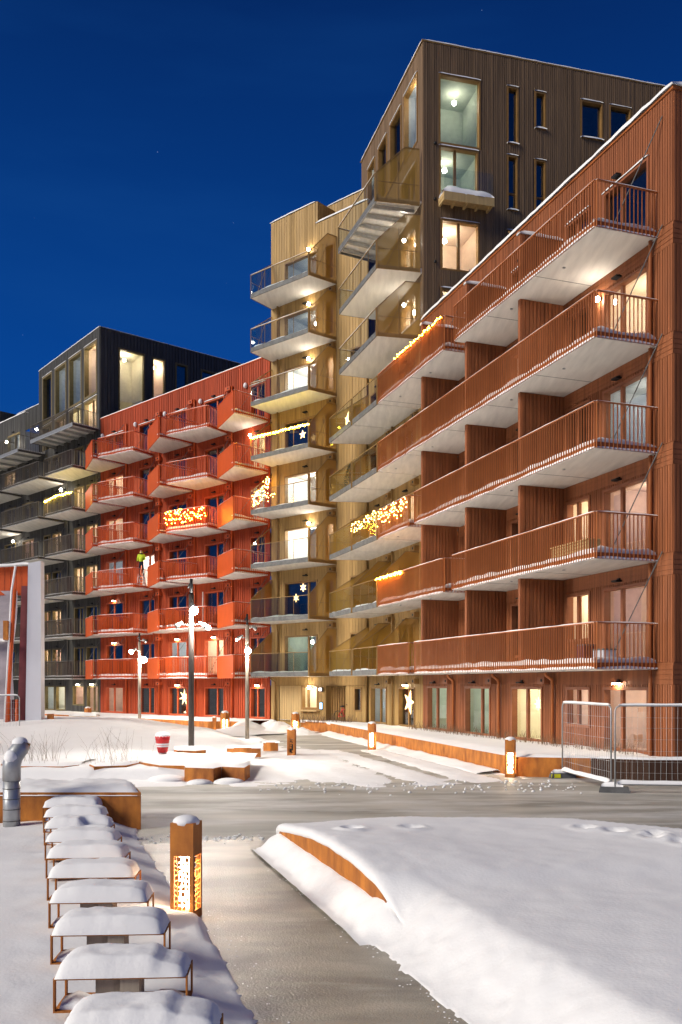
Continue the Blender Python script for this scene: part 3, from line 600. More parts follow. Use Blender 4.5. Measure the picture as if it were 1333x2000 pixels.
balcony(gb, [(1.7, 45.5), (-.1, 44.5), (1.55, 39.7), (3.5, 40.1)], 24.0, ('glass', 'glass', 'wing'), 'gold', 1.1, steel=True, back=.4)
for k in (6, 7): ball_lamp(gb, TL, 1.9, .15, 3*k+2.3, 'e_bal', .085)
# timber shelf balcony on the tower face
mb = MB(); pbox(mb, TR, .7, 3.1, .06, .75, 24.12, 24.3); pb = part(mb, 'timber_shelf', 'lwood', gb)
for i in range(5):
    q = MB(); a = .72+.57*i; pbox(q, TR, a, a+.09, .08, .78, 23.98, 24.12); part(q, 'joist', 'lwood', pb)
q = MB(); pbox(q, TR, .7, 3.1, .74, .79, 23.94, 24.32); part(q, 'front_board', 'lwood', pb)
q = MB(); snow_strip(q, TR.p(.72, .42, 24.3), TR.p(3.12, .42, 24.3), .74, .36, .2); part(q, 'snow', 'snow_f', pb, True)
for (a, b, o0, o1) in ((.72, 3.05, .76, .76), (3.05, 3.05, .76, .06)):
    q = MB(); q.quad(TR.p(a, o0, 24.5), TR.p(b, o1, 24.5), TR.p(b, o1, 25.4), TR.p(a, o0, 25.4)); part(q, 'glass_panel', 'bal_glass', pb)

# ================================================================== red building
rb = thing('apartment_building', 'bright orange-red timber-clad apartment building with sawtooth balconies', 'building', (*RD.p(9), 0))
FR = 2.94; bays = [(15.05, 17.3), (11.3, 13.2), (7.8, 9.8), (4.1, 6.05), (.35, 1.75)]
RR = {(0, 3): 'r_cool', (0, 4): 'r_warm', (0, 5): 'r_warm', (1, 3): 'r_white', (3, 1): 'r_warm', (0, 0): 'r_peach', (4, 5): 'r_warm', (4, 4): 'r_cool', (2, 1): 'r_cool'}
rw = []
for k in range(0, 7):
    for i, (a, b) in enumerate(bays):
        rw.append((a, b, FR*k+.2 if k else SOIL+.1, FR*k+2.4, RR.get((i, k), random.choice(['r_blue', 'r_blue', 'r_dark'])), i, k))
clad(rb, RD, 0, 18.02, -.05, 21.4, 'red', [w[:4] for w in rw], [], .2, .03)
for (a, b, c, d, rm, i, k) in rw:
    window(rb, RD, a, b, c, d, 'red_f', rm, ((.42,) if i % 2 else (.6,)), snow=(1 if k == 6 else False))
    wall_lamp(rb, RD, (a+b)/2, d+.12, 'e_wall' if (k, i) in ((0, 2), (0, 4), (1, 2), (1, 3), (2, 0), (1, 0)) else None)
    if i in (1, 2, 3): vent(rb, RD, a-.55, FR*k+2.5, 'red_f')
    if k == 6: q = MB(); q.ball(RD.p(b+.3, .12, d+.1), .13, 8, 5, 1.3); part(q, 'snow_cap', 'snow_f', rb, True)
for s in (6.95, 14.6, 10.75, 3.3):
    pipe(rb, RD, s, .4, 20.4, 'red_m', bend=False)
for k in range(1, 7):
    for s in (.27, 7.4, 15.0):
        balcony(rb, [RD.p(s+3.0), RD.p(s+3.0, 1.18), RD.p(s, 2.45), RD.p(s-.05)], FR*k, ('bars', 'solid', 'bars'), 'red', .9, rod=[RD.p(s+.5, 1.9, FR*k+.2), RD.p(s+.0, .05, FR*k+2.8)], pitch=.13)
    for s in (3.5, 11.2):
        balcony(rb, [RD.p(s+3.25), RD.p(s+3.25, 2.37), RD.p(s, 1.77), RD.p(s+.4)], FR*k, ('bars', 'bars', 'bars'), 'red', .9, rod=[RD.p(s+.35, 1.4, FR*k+.2), RD.p(s+.0, .05, FR*k+2.8)], pitch=.13)
ball_lamp(rb, RD, 1.55, .12, FR*5+2.42, 'e_bal', .085)
mb = MB(); mb.prism([RD.p(0, -.02), RD.p(18.02, -.02), RD.p(18.02, -11), RD.p(0, -11)], 20.9, 21.2); part(mb, 'roof', 'roof', rb)
mb = MB(); pbox(mb, RD, 0, 18.06, -.3, .06, 21.4, 21.46); part(mb, 'parapet_cap', 'red_m', rb)
mb = MB(); snow_strip(mb, RD.p(0, -.08, 21.46), RD.p(18.0, -.08, 21.46), .28, .08); part(mb, 'roof_snow', 'snow_f', rb, True)

# ================================================================== dark building
db = thing('apartment_building', 'charcoal timber-clad apartment building with tall lit corner windows at far left', 'building', (*DK.p(5), 0))
dw = [(5.0, 6.5, .6, 2.45, 'r_cream', (), 0), (6.7, 8.2, .6, 2.45, 'r_cool', (), 0), (2.25, 3.9, 1.02, 2.45, 'r_peach', (), 0), (.26, 1.85, .6, 2.45, 'r_peach', (.5,), 0)]
for k in range(1, 7):
    for i, (a, b) in enumerate(((.35, 1.9), (2.3, 3.7), (5.6, 7.0), (7.3, 8.4), (10.0, 12.0), (13.2, 15.2), (17., 19.))):
        dw.append((a, b, FR*k+.2, FR*k+2.35, random.choice(['r_blue', 'r_warm', 'r_dark', 'r_peach', 'r_dark']) if (k, i) not in ((4, 0), (3, 0), (5, 1), (4, 2)) else 'r_warm', (.5,), k))
clad(db, DK, 0, 11.5, -.05, 20.7, 'dark', [w[:4] for w in dw], [], .2); 
dw2 = [(12.4, 14.6, 20.9, 23.0, 'r_cool', (.5,), 7), (17, 19, 20.9, 23, 'r_warm', (.5,), 7)]
clad(db, DK, 11.5, 24, -.05, 24.4, 'dark', [w[:4] for w in dw+dw2], [], .2)
for (a, b, c, d, rm, cu, k) in dw+dw2:
    window(db, DK, a, b, c, d, 'dark_f', rm, cu)
    if b-a > 1.3: wall_lamp(db, DK, (a+b)/2, d+.12, ('e_wall' if (k == 0 and a < 3) else 'e_cool' if k == 0 and 5 < a < 6.6 else None))
dt = [(.45, 2.75, 23.5, 27.35, 'r_warm', (), 0), (3.2, 5.6, 23.5, 27.35, 'r_cool', (), 0), (6.1, 8.4, 23.5, 27.35, 'r_cool', (), 0), (9.0, 11.0, 23.5, 27.35, 'r_blue', (), 0),
      (.45, 2.75, 20.95, 23.35, 'r_warm', (.5,), 0), (3.2, 5.6, 20.95, 23.35, 'r_cream', (.5,), 0), (6.1, 8.4, 20.95, 23.35, 'r_warm', (.5,), 0), (9.0, 11., 20.95, 23.35, 'r_dark', (.5,), 0)]
clad(db, DT, 0, 11.88, 20.5, 28.1, 'dark', [w[:4] for w in dt], [], .2)
for (a, b, c, d, rm, cu, k) in dt: window(db, DT, a, b, c, d, 'dark_f', rm, cu, snow=1, fw=.16, rec=.22, curtain=(.3 if c > 23 and a < 6 else False), dep=(.9 if a < 1 else None))
drw = [(1.39, 3.5, 22.3, 26.95, 'r_cream', (), 0), (4.07, 5.2, 23.3, 26.9, 'r_warm', (), 0), (6.0, 7.1, 24.4, 26.9, 'r_blue', (), 0), (8.2, 9.6, 24.4, 26.9, 'r_dark', (), 0)]
clad(db, DR, 0, 13.5, 17, 28.1, 'dark', [w[:4] for w in drw], [], .26, .04)
for (a, b, c, d, rm, cu, k) in drw: window(db, DR, a, b, c, d, 'dark_f', rm, cu, fw=.12)
mb = MB(); mb.prism([DT.p(0, -.02), DT.p(11.88, -.02), (DT.p(11.88)[0]+10, DT.p(11.88)[1]+8), DR.p(13.5, -.02)], 27.6, 27.95); mb.prism([DK.p(0, -.02), DK.p(24, -.02), DK.p(24, -9), DK.p(0, -9)], 20.3, 20.6); part(mb, 'roof', 'roof', db)
mb = MB(); pbox(mb, DT, 11.7, 11.88, -8, -.02, 20.5, 28.1); part(mb, 'end_wall', 'dark', db)
DU = Pl(DK.p(0, -1.8), DK.d); clad(db, DU, 11.4, 16.8, 24, 25.7, 'dark', [], [], .25, name='setback_wall')
mb = MB(); pbox(mb, DK, 16.2, 19, -2.5, -.02, 24.4, 25.5); part(mb, 'roof_box', 'dark', db)
mb = MB(); snow_strip(mb, DK.p(11.5, -.1, 24.4), DK.p(24, -.1, 24.4), .3, .12); snow_strip(mb, DU.p(11.4, -.1, 25.7), DU.p(16.8, -.1, 25.7), .3, .08); snow_strip(mb, DT.p(0, -.08, 28.1), DT.p(11.88, -.08, 28.1), .28, .08); snow_strip(mb, DR.p(0, -.08, 28.1), DR.p(13.5, -.08, 28.1), .28, .06); part(mb, 'roof_snow', 'snow_f', db, True)
for k in range(1, 7):
    for (a, b, o) in ((.05, 4.05, 2.16), (4.97, 11.0, 2.2), (11.9, 17.5, 2.2)):
        balcony(db, [DK.p(b), DK.p(b, o), DK.p(a, o), DK.p(a+.25)], FR*k, ('bars', 'bars', 'bars'), 'dark', .45, rod=[DK.p(a+.4, 1.5, FR*k+.2), DK.p(a-.0, .05, FR*k+2.7)], pitch=.13)
balcony(db, [(-21.9, 68.6), (-23.2, 66.9), (-18.65, 62.3), (-17.3, 63.8)], FR*7, ('bars', 'bars', 'bars'), 'dark', .3, steel=True, pitch=.13)
balcony(db, [DK.p(19), DK.p(19, 2.2), DK.p(8.2, 2.2), DK.p(8.2)], FR*7-.35, ('bars', 'bars', 'bars'), 'dark', .3, steel=True, pitch=.13)
ball_lamp(db, DK, 8.4, .5, 22.3, 'e_bal', .11); ball_lamp(db, DK, 13.6, .5, 22.3, 'e_bal', .11); ball_lamp(db, DK, 5.0, .3, FR*5+2.45, 'e_bal', .1); ball_lamp(db, DK, 12.9, .3, FR*4+2.4, 'e_bal', .1)
for k in range(1, 7): pipe(db, DK, 4.5, FR*k, FR*k+2.9, 'dark_m', bend=False)

# ================================================================== planters along the facades
def planter(label, pts, back, z1, group=None, pm='corten', seglen=2.4, name='corten_planter'):
    """pts: front polyline; back: points closing the bed behind"""
    t = thing(name, label, 'planter', (*pts[0], 0), group); panels = []
    for a, b in zip(pts, pts[1:]):
        A, B = Vector(a), Vector(b); L = (B-A).length; n = max(1, round(L/seglen)); d = (B-A)/L; nn = Vector((-d.y, d.x))
        for i in range(n):
            p = A.lerp(B, i/n); q = A.lerp(B, (i+1)/n)-d*.008; mb = MB()
            mb.prism([tuple(p), tuple(q), tuple(q+nn*.02), tuple(p+nn*.02)], -.02, z1); part(mb, 'panel' if pm == 'corten' else 'board', pm, t)
    if back is not None:
        # bed of snow: strips between front line and back line
        F = []; 
        for a, b in zip(pts, pts[1:]):
            L = math.hypot(b[0]-a[0], b[1]-a[1]); n = max(2, int(L/.35)); F += [lerp2(a, b, i/n) for i in range(n)]
        F.append(pts[-1]); Bk = []
        tot = len(F)
        for i in range(tot):
            u = i/(tot-1)*(len(back)-1); j = min(int(u), len(back)-2); Bk.append(lerp2(back[j], back[j+1], u-j))
        mb = MB(); n2 = 9
        for i in range(tot):
            for j in range(n2):
                t_ = j/(n2-1); p = lerp2(F[i], Bk[i], .012+t_*.988); e = 1 if 0 < j else .0
                mb.v.append((p[0], p[1], z1-.07+e*(.13+.05*nz(p[0]*1.1, p[1]*1.1)+.02*nz(p[0]*4, p[1]*4))))
        for i in range(tot-1):
            for j in range(n2-1): mb.f.append((i*n2+j, (i+1)*n2+j, (i+1)*n2+j+1, i*n2+j+1))
        part(mb, 'snow', 'snow', t, True)
    return t
planter('long rusty steel planter running along the gold and brown facades', [(-2.2, 49.2), (-1.25, 48.0), (-.72, 47.2), (1.2, 39.4), (4.63, 25.85), (4.93, 25.1), (6.9, 24.7)], [(-4.0, 51.3), (1.3, 46.4), (3.6, 39.9), BRW.p(4.5), BRW.p(.3), BRW.p(-.2)], .55)
planter('dark timber-edged planter end behind the mesh barrier at right', [(6.905, 24.69), (8.3, 24.1), (10.2, 24.0), (10.5, 24.5)], [BRW.p(-.12, .04), BRW.p(-.6, .04), BRS.p(.5, .04), BRS.p(1.5, .04)], .55, pm='darkwood', seglen=.16, name='planter_bed')
planter('rusty steel planter in front of the red building', [RD.p(33, 3.4), RD.p(18, 3.3), RD.p(1.6, 3.2), RD.p(.9, 2.2), RD.p(-.6, 2.3)], [RD.p(33), RD.p(18), RD.p(6), RD.p(2), RD.p(-.3)], .5)

# ---- street lamps
def street_lamp(px_loc, h, heads, label, dark):
    em = 'e_lamp' if dark else 'e_lamp2'
    x, y = px_loc; t = thing('street_lamp', label, 'street lamp', (x, y, 0), 'street lamps on the square')
    mb = MB(); mb.tube([(x, y, 0), (x, y, h*.55), (x, y, h-.5)], [.095, .09, .085], 12); part(mb, 'pole', 'blackm' if dark else 'wood', t, True)
    mb = MB(); mb.tube([(x, y, h-.52), (x, y, h)], [.055, .05], 10); mb.tube([(x-.02, y, h-.12), (x-.1, y-.06, h-.3)], .03, 6); part(mb, 'mast_top', 'black', t, True)
    for (dx, dy, z, lit) in heads:
        mb = MB(); mb.tube([(x, y, z), (x+dx*.7, y+dy*.7, z+.02)], .022, 6); d = Vector((dx, dy, -.25)).normalized(); c = Vector((x+dx, y+dy, z)); mb.tube([c-d*.18, c+d*.03, c+d*.1], [.05, .085, .1], 10); f = part(mb, 'spotlight', 'grey', t, True)
        if lit: q = MB(); q.ball(tuple(c+d*.17), lit, 12, 7); part(q, 'lamp_glow', em, f, True)
    return t
street_lamp((-4.85, 29.0), 6.0, [(.1, -.22, 5.07, .13), (.42, -.05, 4.5, .07), (-.42, -.05, 4.5, 0)], 'tallest dark street lamp pole with bright spotlights beside the red litter bin', True)
street_lamp((-11.7, 52.0), 5.55, [(.22, -.2, 4.1, .17), (-.3, -.2, 4.55, .12), (.32, .0, 5.1, 0)], 'distant wooden street lamp pole standing before the red facade, left of the tallest pole', False)
street_lamp((-4.37, 41.7), 5.85, [(.05, -.24, 4.25, .14), (-.36, 0, 4.75, .05), (.36, 0, 5.2, 0)], 'wooden street lamp pole at the joint of the red and gold facades', False)

# ---- lit bollards
CELLS = []
random.seed(11)
def bollard(x, y, h, w, rot, label, lit=True, detail=True):
    t = thing('bollard_light', label, 'bollard', (x, y, 0), 'perforated steel bollard lights'); c, s = math.cos(rot), math.sin(rot)
    def P(u, v, z): return (x+u*c-v*s, y+u*s+v*c, z)
    a = w/2; zb, zt = .10*h, .66*h; mb = MB()
    for (u0, u1, v0, v1, z0, z1) in ((-a, a, -a, a, zt, h), (-a, a, -a, a, -.02, zb)): mb.hexa([P(u0, v0, z0), P(u1, v0, z0), P(u1, v1, z0), P(u0, v1, z0)], [P(u0, v0, z1), P(u1, v0, z1), P(u1, v1, z1), P(u0, v1, z1)])
    k = .17*w
    for (su, sv) in ((-1, -1), (1, -1), (1, 1), (-1, 1)):
        u0, u1 = sorted((su*a, su*(a-k))); v0, v1 = sorted((sv*a, sv*(a-k)))
        mb.hexa([P(u0, v0, zb), P(u1, v0, zb), P(u1, v1, zb), P(u0, v1, zb)], [P(u0, v0, zt), P(u1, v0, zt), P(u1, v1, zt), P(u0, v1, zt)])
    body = part(mb, 'housing', 'corten', t)
    g = MB(); rnd = random.Random(int(x*100)); n, m = (4, 11) if detail else (3, 6)
    for side in range(4):
        ca, sa = math.cos(side*math.pi/2), math.sin(side*math.pi/2)
        def Q(u, z, o=0.): uu, vv = u, -a+.004+o; return P(uu*ca-vv*sa, uu*sa+vv*ca, z)
        pts = [[(-a+k+(2*a-2*k)*(i+(rnd.uniform(-.44, .44) if 0 < i < n else 0))/n, zb+(zt-zb)*(j+(rnd.uniform(-.44, .44) if 0 < j < m else 0))/m) for j in range(m+1)] for i in range(n+1)]
        for i in range(n):
            for j in range(m):
                if rnd.random() < .1: continue
                c4 = [pts[i][j], pts[i+1][j], pts[i+1][j+1], pts[i][j+1]]; cu = sum(p[0] for p in c4)/4; cz = sum(p[1] for p in c4)/4; sh = rnd.uniform(.66, .84)
                g.quad(*[Q(cu+(p[0]-cu)*sh, cz+(p[1]-cz)*sh) for p in c4])
    part(g, 'cut_out_grille', 'corten', t, kind='stuff')
    q = MB(); b = a*.45; q.hexa([P(-b, -b, zb+.02), P(b, -b, zb+.02), P(b, b, zb+.02), P(-b, b, zb+.02)], [P(-b, -b, zt-.02), P(b, -b, zt-.02), P(b, b, zt-.02), P(-b, b, zt-.02)]); part(q, 'light_core', 'e_boll' if lit else 'black', t)
    q = MB(); q.ball((x, y, h), a*1.12, 12, 8, .5); part(q, 'snow', 'snow_f', t, True)
    return t
bollard(-1.72, 9.95, 1.07, .27, R(-12), 'nearest lit rusty bollard with leaf cut-outs beside the concrete path')
bollard(4.73, 25.0, 1.05, .27, R(-18), 'lit rusty bollard at the planter bend in front of the brown building', detail=False)
bollard(1.22, 35.3, 1.05, .27, R(-18), 'lit rusty bollard halfway along the long planter', detail=False)
bollard(-2.4, 47.0, 1.05, .3, R(-30), 'lit rusty bollard at the far corner of the long planter', detail=False)
bollard(-6.3, 48.6, 1.05, .36, R(-30), 'lit rusty bollard at the right end of the red building planter', detail=False)
bollard(*RD.p(13.5, 3.7), 1.05, .32, R(-30), 'lit rusty bollard in front of the left part of the red building', detail=False)
bollard(*RD.p(19.5, 3.8), 1.0, .28, R(-30), 'small distant lit bollard before the charcoal building', detail=False)
bollard(-1.76, 31.9, .98, .27, R(-10), 'unlit rusty bollard standing at the edge of the trampled snow', lit=False, detail=False)
pt = thing('short_post', 'short plain rusty post in front of the red building planter', 'post', (-7.0, 49.5, 0)); mb = MB(); mb.box(-7.1, -6.9, 49.4, 49.6, 0, .75); part(mb, 'post', 'corten', pt); q = MB(); q.ball((-7.0, 49.5, .75), .12, 8, 5, .6); part(q, 'snow', 'snow_f', pt, True)

# ---- row of seats
SD = Vector((-.3235, .946)); SN = Vector((.946, .3235))
ords = ['seat nearest the camera, buried under a heap of snow at the bottom edge', 'snow-covered steel ring seat, second nearest the camera, on split timber', 'snow-covered steel ring seat, third nearest in the row', 'snow-covered steel ring seat, fourth nearest in the row', 'snow-covered steel ring seat, fifth nearest, level with the lit bollard', 'snow-covered steel ring seat, sixth from the camera', 'snow-covered steel ring seat, seventh from the camera', 'snow-covered seat with bare front edge, eighth from the camera', 'snow-covered seat, ninth from the camera near the steel planter box', 'snow-covered seat, second from the far end of the row', 'farthest snow-covered seat of the row, against the steel planter box']
for i in range(11):
    Y = 5.62+1.13*i; X = -1.24-.342*(Y-5.62); C = Vector((X, Y)); W = .97/2; zt = .45; zl = .2; D = .2
    t = thing('ring_seat', ords[i], 'seat', (X, Y, 0), 'snow-covered seats in a row'); mb = MB(); ang = .0
    dx = Vector((1, .06)).normalized(); dy = Vector((-.06, 1)).normalized()
    def Pp(u, v, z): p = C+dx*u+dy*v; return (p.x, p.y, z)
    def pb_(u0, u1, v0, v1, z0, z1, m): m.hexa([Pp(u0, v0, z0), Pp(u1, v0, z0), Pp(u1, v1, z0), Pp(u0, v1, z0)], [Pp(u0, v0, z1), Pp(u1, v0, z1), Pp(u1, v1, z1), Pp(u0, v1, z1)])
    g = .012
    pb_(-W, W, -D, D, zt-g, zt, mb); q = MB(); pb_(-W, W, -D, D, zl, zl+g, q); part(q, 'lower_plate', 'corten', t); part(mb, 'steel_plate', 'corten', t)
    for (u0, u1) in ((-W, -W+g), (W-g, W)):
        for v0 in (-D, D-.05): q = MB(); pb_(u0, u1, v0, v0+.05, zl+g, zt-g, q); part(q, 'steel_strap', 'corten', t)
    for (u0, u1, v0) in ((-.2, -.02, -.1), (-.01, .13, -.16)):
        q = MB(); pb_(u0, u1, v0, v0+.24, -.02, zl, q); pb_(u0, u1, v0, v0+.24, zl+g+.001, zt-g-.001, q); part(q, 'timber_post', 'wood', t)
    q = MB(); nx, ny = 30, 12; hh = .155+.02*nz(i*3.3, 1.)
    for a in range(nx+1):
        for b in range(ny+1):
            u = (a/nx*2-1); v = (b/ny*2-1); e = max(0, 1-abs(u)**(5.5+2*nz(i*1.7, 4.)))**.42*max(0, 1-abs(v)**9)**.3; prof = hh*e
            lump = 1+.11*nz(u*1.5+i*7, v*1.0, i)+.07*nz(u*4+i*3, v*3)+.03*nz(u*13+i, v*8)
            if i == 7: lump *= (1-.75*ss((u-.0)/.25)*ss((-v+.2)/.4))
            if i == 1: lump *= (1-.3*ss((u-.45)/.2))
            if i == 0: lump *= 1.1-.25*ss((u-.3)/.2)
            q.v.append(Pp(u*(W-.01)+.008*nz(v*5, i), v*(D+.01), zt+prof*lump))
    for a in range(nx):
        for b in range(ny): q.f.append((a*(ny+1)+b, (a+1)*(ny+1)+b, (a+1)*(ny+1)+b+1, a*(ny+1)+b+1))
    part(q, 'snow', 'snow_f', t, True)
    for (a0, a1) in ((-W+.04, -.25), (.18, W-.04)): q = MB(); snow_strip(q, Pp(a0, -.05, zl+g), Pp(a1, -.05, zl+g), .26, .08, .08, i+a0); part(q, 'lower_snow', 'snow_f', t, True)

# ---- steel planter box at the end of the row
t = thing('corten_planter', 'large rusty steel planter box behind the row of seats', 'planter', (-6, 16, 0))
mb = MB(); mb.box(-12, -3.58, 16.0, 16.02, -.02, .66); part(mb, 'front_panel', 'corten', t); mb = MB(); mb.prism([(-3.60, 16.025), (-3.58, 16.025), (-4.12, 17.6), (-4.14, 17.6)], -.02, .66); part(mb, 'side_panel', 'corten', t); mb = MB(); mb.box(-12, -4.12, 17.605, 17.625, -.02, .66); part(mb, 'back_panel', 'corten', t)
q = MB(); nx, ny = 90, 18
for a in range(nx+1):
    for b in range(ny+1):
        y = 15.985+1.66*b/ny; x = -12+(8.45-.33*(y-15.985))*a/nx; e = min(1, (1-abs(b/ny*2-1)**5))*min(1, (nx-a)/2); q.v.append((x, y, .60+max(e, 0)**.5*.16*(1+.3*nz(x*2, y*2)+.25*nz(x*6, y*6))))
for a in range(nx):
    for b in range(ny): q.f.append((a*(ny+1)+b, (a+1)*(ny+1)+b, (a+1)*(ny+1)+b+1, a*(ny+1)+b+1))
part(q, 'snow', 'snow_f', t, True)
# ---- zigzag planters of the lawn
z = planter('zigzag rusty steel planter at the front of the snowy lawn', [(-5.9, 25.7), (-5.55, 25.2), (-4.95, 24.4), (-4.25, 24.3), (-4.15, 23.75), (-3.35, 23.5), (-3.2, 24.0), (-2.55, 23.7), (-2.5, 24.6)], [(-6.2, 28), (-4.8, 28.2), (-2.6, 28)], .38, seglen=.9)
mb = MB()
for (x, y, w) in ((-4.65, 24.05, .55), (-2.95, 23.55, .42), (-3.7, 23.45, .35)): mb.ball((x, y, .0), w, 14, 8, .3)
part(mb, 'drift', 'snow', z, True)
z = planter('small rusty steel planter ring around the tallest lamp pole', [(-5.3, 28.4), (-5.1, 27.9), (-4.5, 27.8), (-4.25, 28.2)], [(-5.4, 29.2), (-4.2, 29.2)], .52, seglen=.7)
z = planter('rusty steel planter with dry stalks at the left of the lawn', [(-9.6, 25.3), (-9.1, 24.6), (-7.6, 24.5), (-7.3, 25.0)], [(-9.6, 27), (-7.3, 27)], .34, seglen=.8)
z = planter('low rusty steel planter with dry stalks before the litter bin', [(-7.0, 24.9), (-6.7, 24.3), (-5.9, 24.6), (-5.7, 25.6)], [(-7.0, 27), (-5.7, 27)], .36, seglen=.8)
for (x0, y0, x1, lab) in ((-3.9, 30.6, -2.75, 'partly buried rusty steel edge right of the tallest lamp pole'), (-2.9, 33.4, -2.35, 'small buried rusty steel edge beside the unlit bollard')):
    t = thing('steel_edging', lab, 'edging', (x0, y0, 0)); mb = MB(); mb.prism([(x0, y0), ((x0+x1)/2, y0-.12), (x1, y0), (x1, y0+.1), (x0, y0+.1)], .1, .42); part(mb, 'panel', 'corten', t); q = MB(); snow_strip(q, (x0-.1, y0+.12, .4), (x1+.05, y0+.12, .4), .35, .1, .15); part(q, 'snow', 'snow', t, True)
# ---- dry stalks
def stalks(name, label, spots, hmin, hmax, r, lean):
    mb = MB()
    for (x, y, z) in spots:
        h = random.uniform(hmin, hmax); a = random.uniform(0, 6.28); l = random.uniform(0, lean)*h
        mb.tube([(x, y, z-.05), (x+l*.35*math.cos(a), y+l*.35*math.sin(a), z+h*.55), (x+l*math.cos(a), y+l*math.sin(a), z+h)], [r, r*.8, r*.4], 3, False)
    tag(mb.build(name, 'twig'), label, 'dry plants', kind='stuff')
random.seed(5)
stalks('dry_stalks', 'thin dry stalks standing in the planter along the brown facade', [(*BRW.p(random.uniform(.4, 16), random.uniform(.25, .8)), .58) for _ in range(620)], .12, .42, .007, .5)
stalks('dry_stalks', 'thin dry stalks standing along the gold ground-floor wall', [(*WA.p(random.uniform(.4, 4.8), random.uniform(.25, .9)), .55) for _ in range(220)], .15, .5, .009, .5)
stalks('dry_stalks', 'tall dry stalks in the planters at the left of the lawn', [(random.gauss(cx, .35), random.gauss(25.3, .4), .45) for cx in (-8.6, -6.3) for _ in range(46)]+[(random.uniform(-10, -5.6), random.uniform(25, 26.5), .42) for _ in range(16)], .2, .95, .0035, .95)

# ---- litter bin
t = thing('litter_bin', 'red tapered litter bin with white band and snow cap', 'bin', (-5.5, 28.6, 0))
x, y, zb_ = -5.5, 27.6, .2; mb = MB(); mb.tube([(x, y, zb_-.2), (x, y, zb_+.32)], .12, 12); part(mb, 'stand', 'steel', t, True)
mb = MB(); mb.tube([(x, y, zb_+.29), (x, y, zb_+.62), (x, y, zb_+.79)], [.145, .205, .235], 16); part(mb, 'bucket', 'binred', t, True)
mb = MB(); mb.tube([(x, y, zb_+.46), (x, y, zb_+.57)], [.180, .200], 16, False); part(mb, 'band', 'white', t, True)
for k in range(5): q = MB(); r_ = .160+.016*k; q.tube([(x, y, zb_+.33+.09*k), (x, y, zb_+.34+.09*k)], r_+.006, 16, False); part(q, 'ring', 'binred', t, True)
mb = MB(); mb.ball((x, y, zb_+.79), .235, 14, 8, .6); part(mb, 'snow', 'snow_f', t, True)
# ---- bent steel pipe
t = thing('speaking_tube', 'galvanised bent speaking tube standing at the left edge', 'tube', (-5.72, 15.55, 0)); x, y = -5.72, 15.55
mb = MB(); mb.tube([(x, y, 0), (x, y, .92)], .145, 20); part(mb, 'pipe', 'steel', t, True)
for zz in (.22, .42, .6, .78): q = MB(); q.tube([(x, y, zz), (x, y, zz+.015)], .149, 20, False); part(q, 'seam', 'grey', t, True)
mb = MB(); mb.tube([(x, y, .921), (x, y, 1.2), (x+.03, y+.03, 1.33), (x+.1, y+.1, 1.46), (x+.16, y+.16, 1.55)], [.155, .155, .153, .148, .13], 20); part(mb, 'elbow', 'steel', t, True)
mb = MB(); mb.tube([(x+.1, y+.14, 1.4), (x+.14, y+.17, 1.58)], [.12, .13], 16); part(mb, 'collar', 'corten', t, True)
q = MB(); q.ball((x+.10, y+.13, 1.57), .14, 12, 8, .75); part(q, 'snow', 'snow_f', t, True); q = MB(); q.ball((x+.01, y-.03, 1.32), .13, 12, 8, 1.1); part(q, 'snow', 'snow_f', t, True)

# ---- mesh barriers
def barrier(a, b, h, label):
    t = thing('mesh_barrier', label, 'barrier', (*a, 0)); A = Vector((*a, 0)); B = Vector((*b, 0)); d = (B-A).normalized(); L = (B-A).length; r = .021
    def P(u, z): p = A+d*u; return (p.x, p.y, z)
    mb = MB(); c = .12
    mb.tube([P(0, .12), P(0, h-c), P(c*.3, h-c*.3), P(c, h), P(L-c, h), P(L-c*.3, h-c*.3), P(L, h-c), P(L, .12)], r, 8); mb.tube([P(0, .2), P(L, .2)], r, 8); f = part(mb, 'frame', 'steel', t, True)
    g = MB(); n = int(L/.13)
    for i in range(1, n): u = L*i/n; g.tube([P(u, .22), P(u+.01*math.sin(i), h*.5), P(u, h-.02)], .0035, 3, False)
    for zz in (.48, .74, 1.0, 1.28, 1.55, 1.8): g.tube([P(0, zz), P(L*.5, zz-.01), P(L, zz)], .0035, 3, False)
    part(g, 'wire_mesh', 'steel', t, kind='stuff')
    q = MB(); snow_strip(q, P(.08, h+.012), P(L-.08, h+.012), .05, .045, .1, 1); part(q, 'snow', 'snow_f', t, True); q = MB(); snow_strip(q, P(.05, .215), P(L-.05, .215), .10, .09, .12, 2); part(q, 'snow', 'snow_f', t, True)
    return t
def foot(x, y, rot, label, m):
    t = thing('barrier_foot', label, 'concrete foot', (x, y, 0)); c, s = math.cos(rot), math.sin(rot); mb = MB(); P = lambda u, v, z: (x+u*c-v*s, y+u*s+v*c, z)
    mb.hexa([P(-.36, -.12, 0), P(.36, -.12, 0), P(.36, .12, 0), P(-.36, .12, 0)], [P(-.32, -.09, .14), P(.32, -.09, .14), P(.32, .09, .14), P(-.32, .09, .14)]); part(mb, 'block', 'block', t)
    if m: q = MB(); q.hexa([P(-.368, -.1, .02), P(-.1, -.125, .02), P(-.1, -.1, .12), P(-.36, -.08, .12)], [P(-.37, -.11, .02), P(-.1, -.13, .02), P(-.1, -.105, .12), P(-.362, -.09, .12)]); part(q, 'painted_end', m, t)
    q = MB(); snow_strip(q, P(-.3, .02, .13), P(.2, .02, .13), .15, .11, .08, x); part(q, 'snow', 'snow_f', t, True)
barrier((6.12, 24.75), (6.5, 21.55), 2.08, 'narrow galvanised mesh barrier panel seen at an angle, with snow on its bars')
barrier((6.55, 21.4), (9.95, 21.0), 2.08, 'wide galvanised mesh barrier panel at the right edge of the picture')
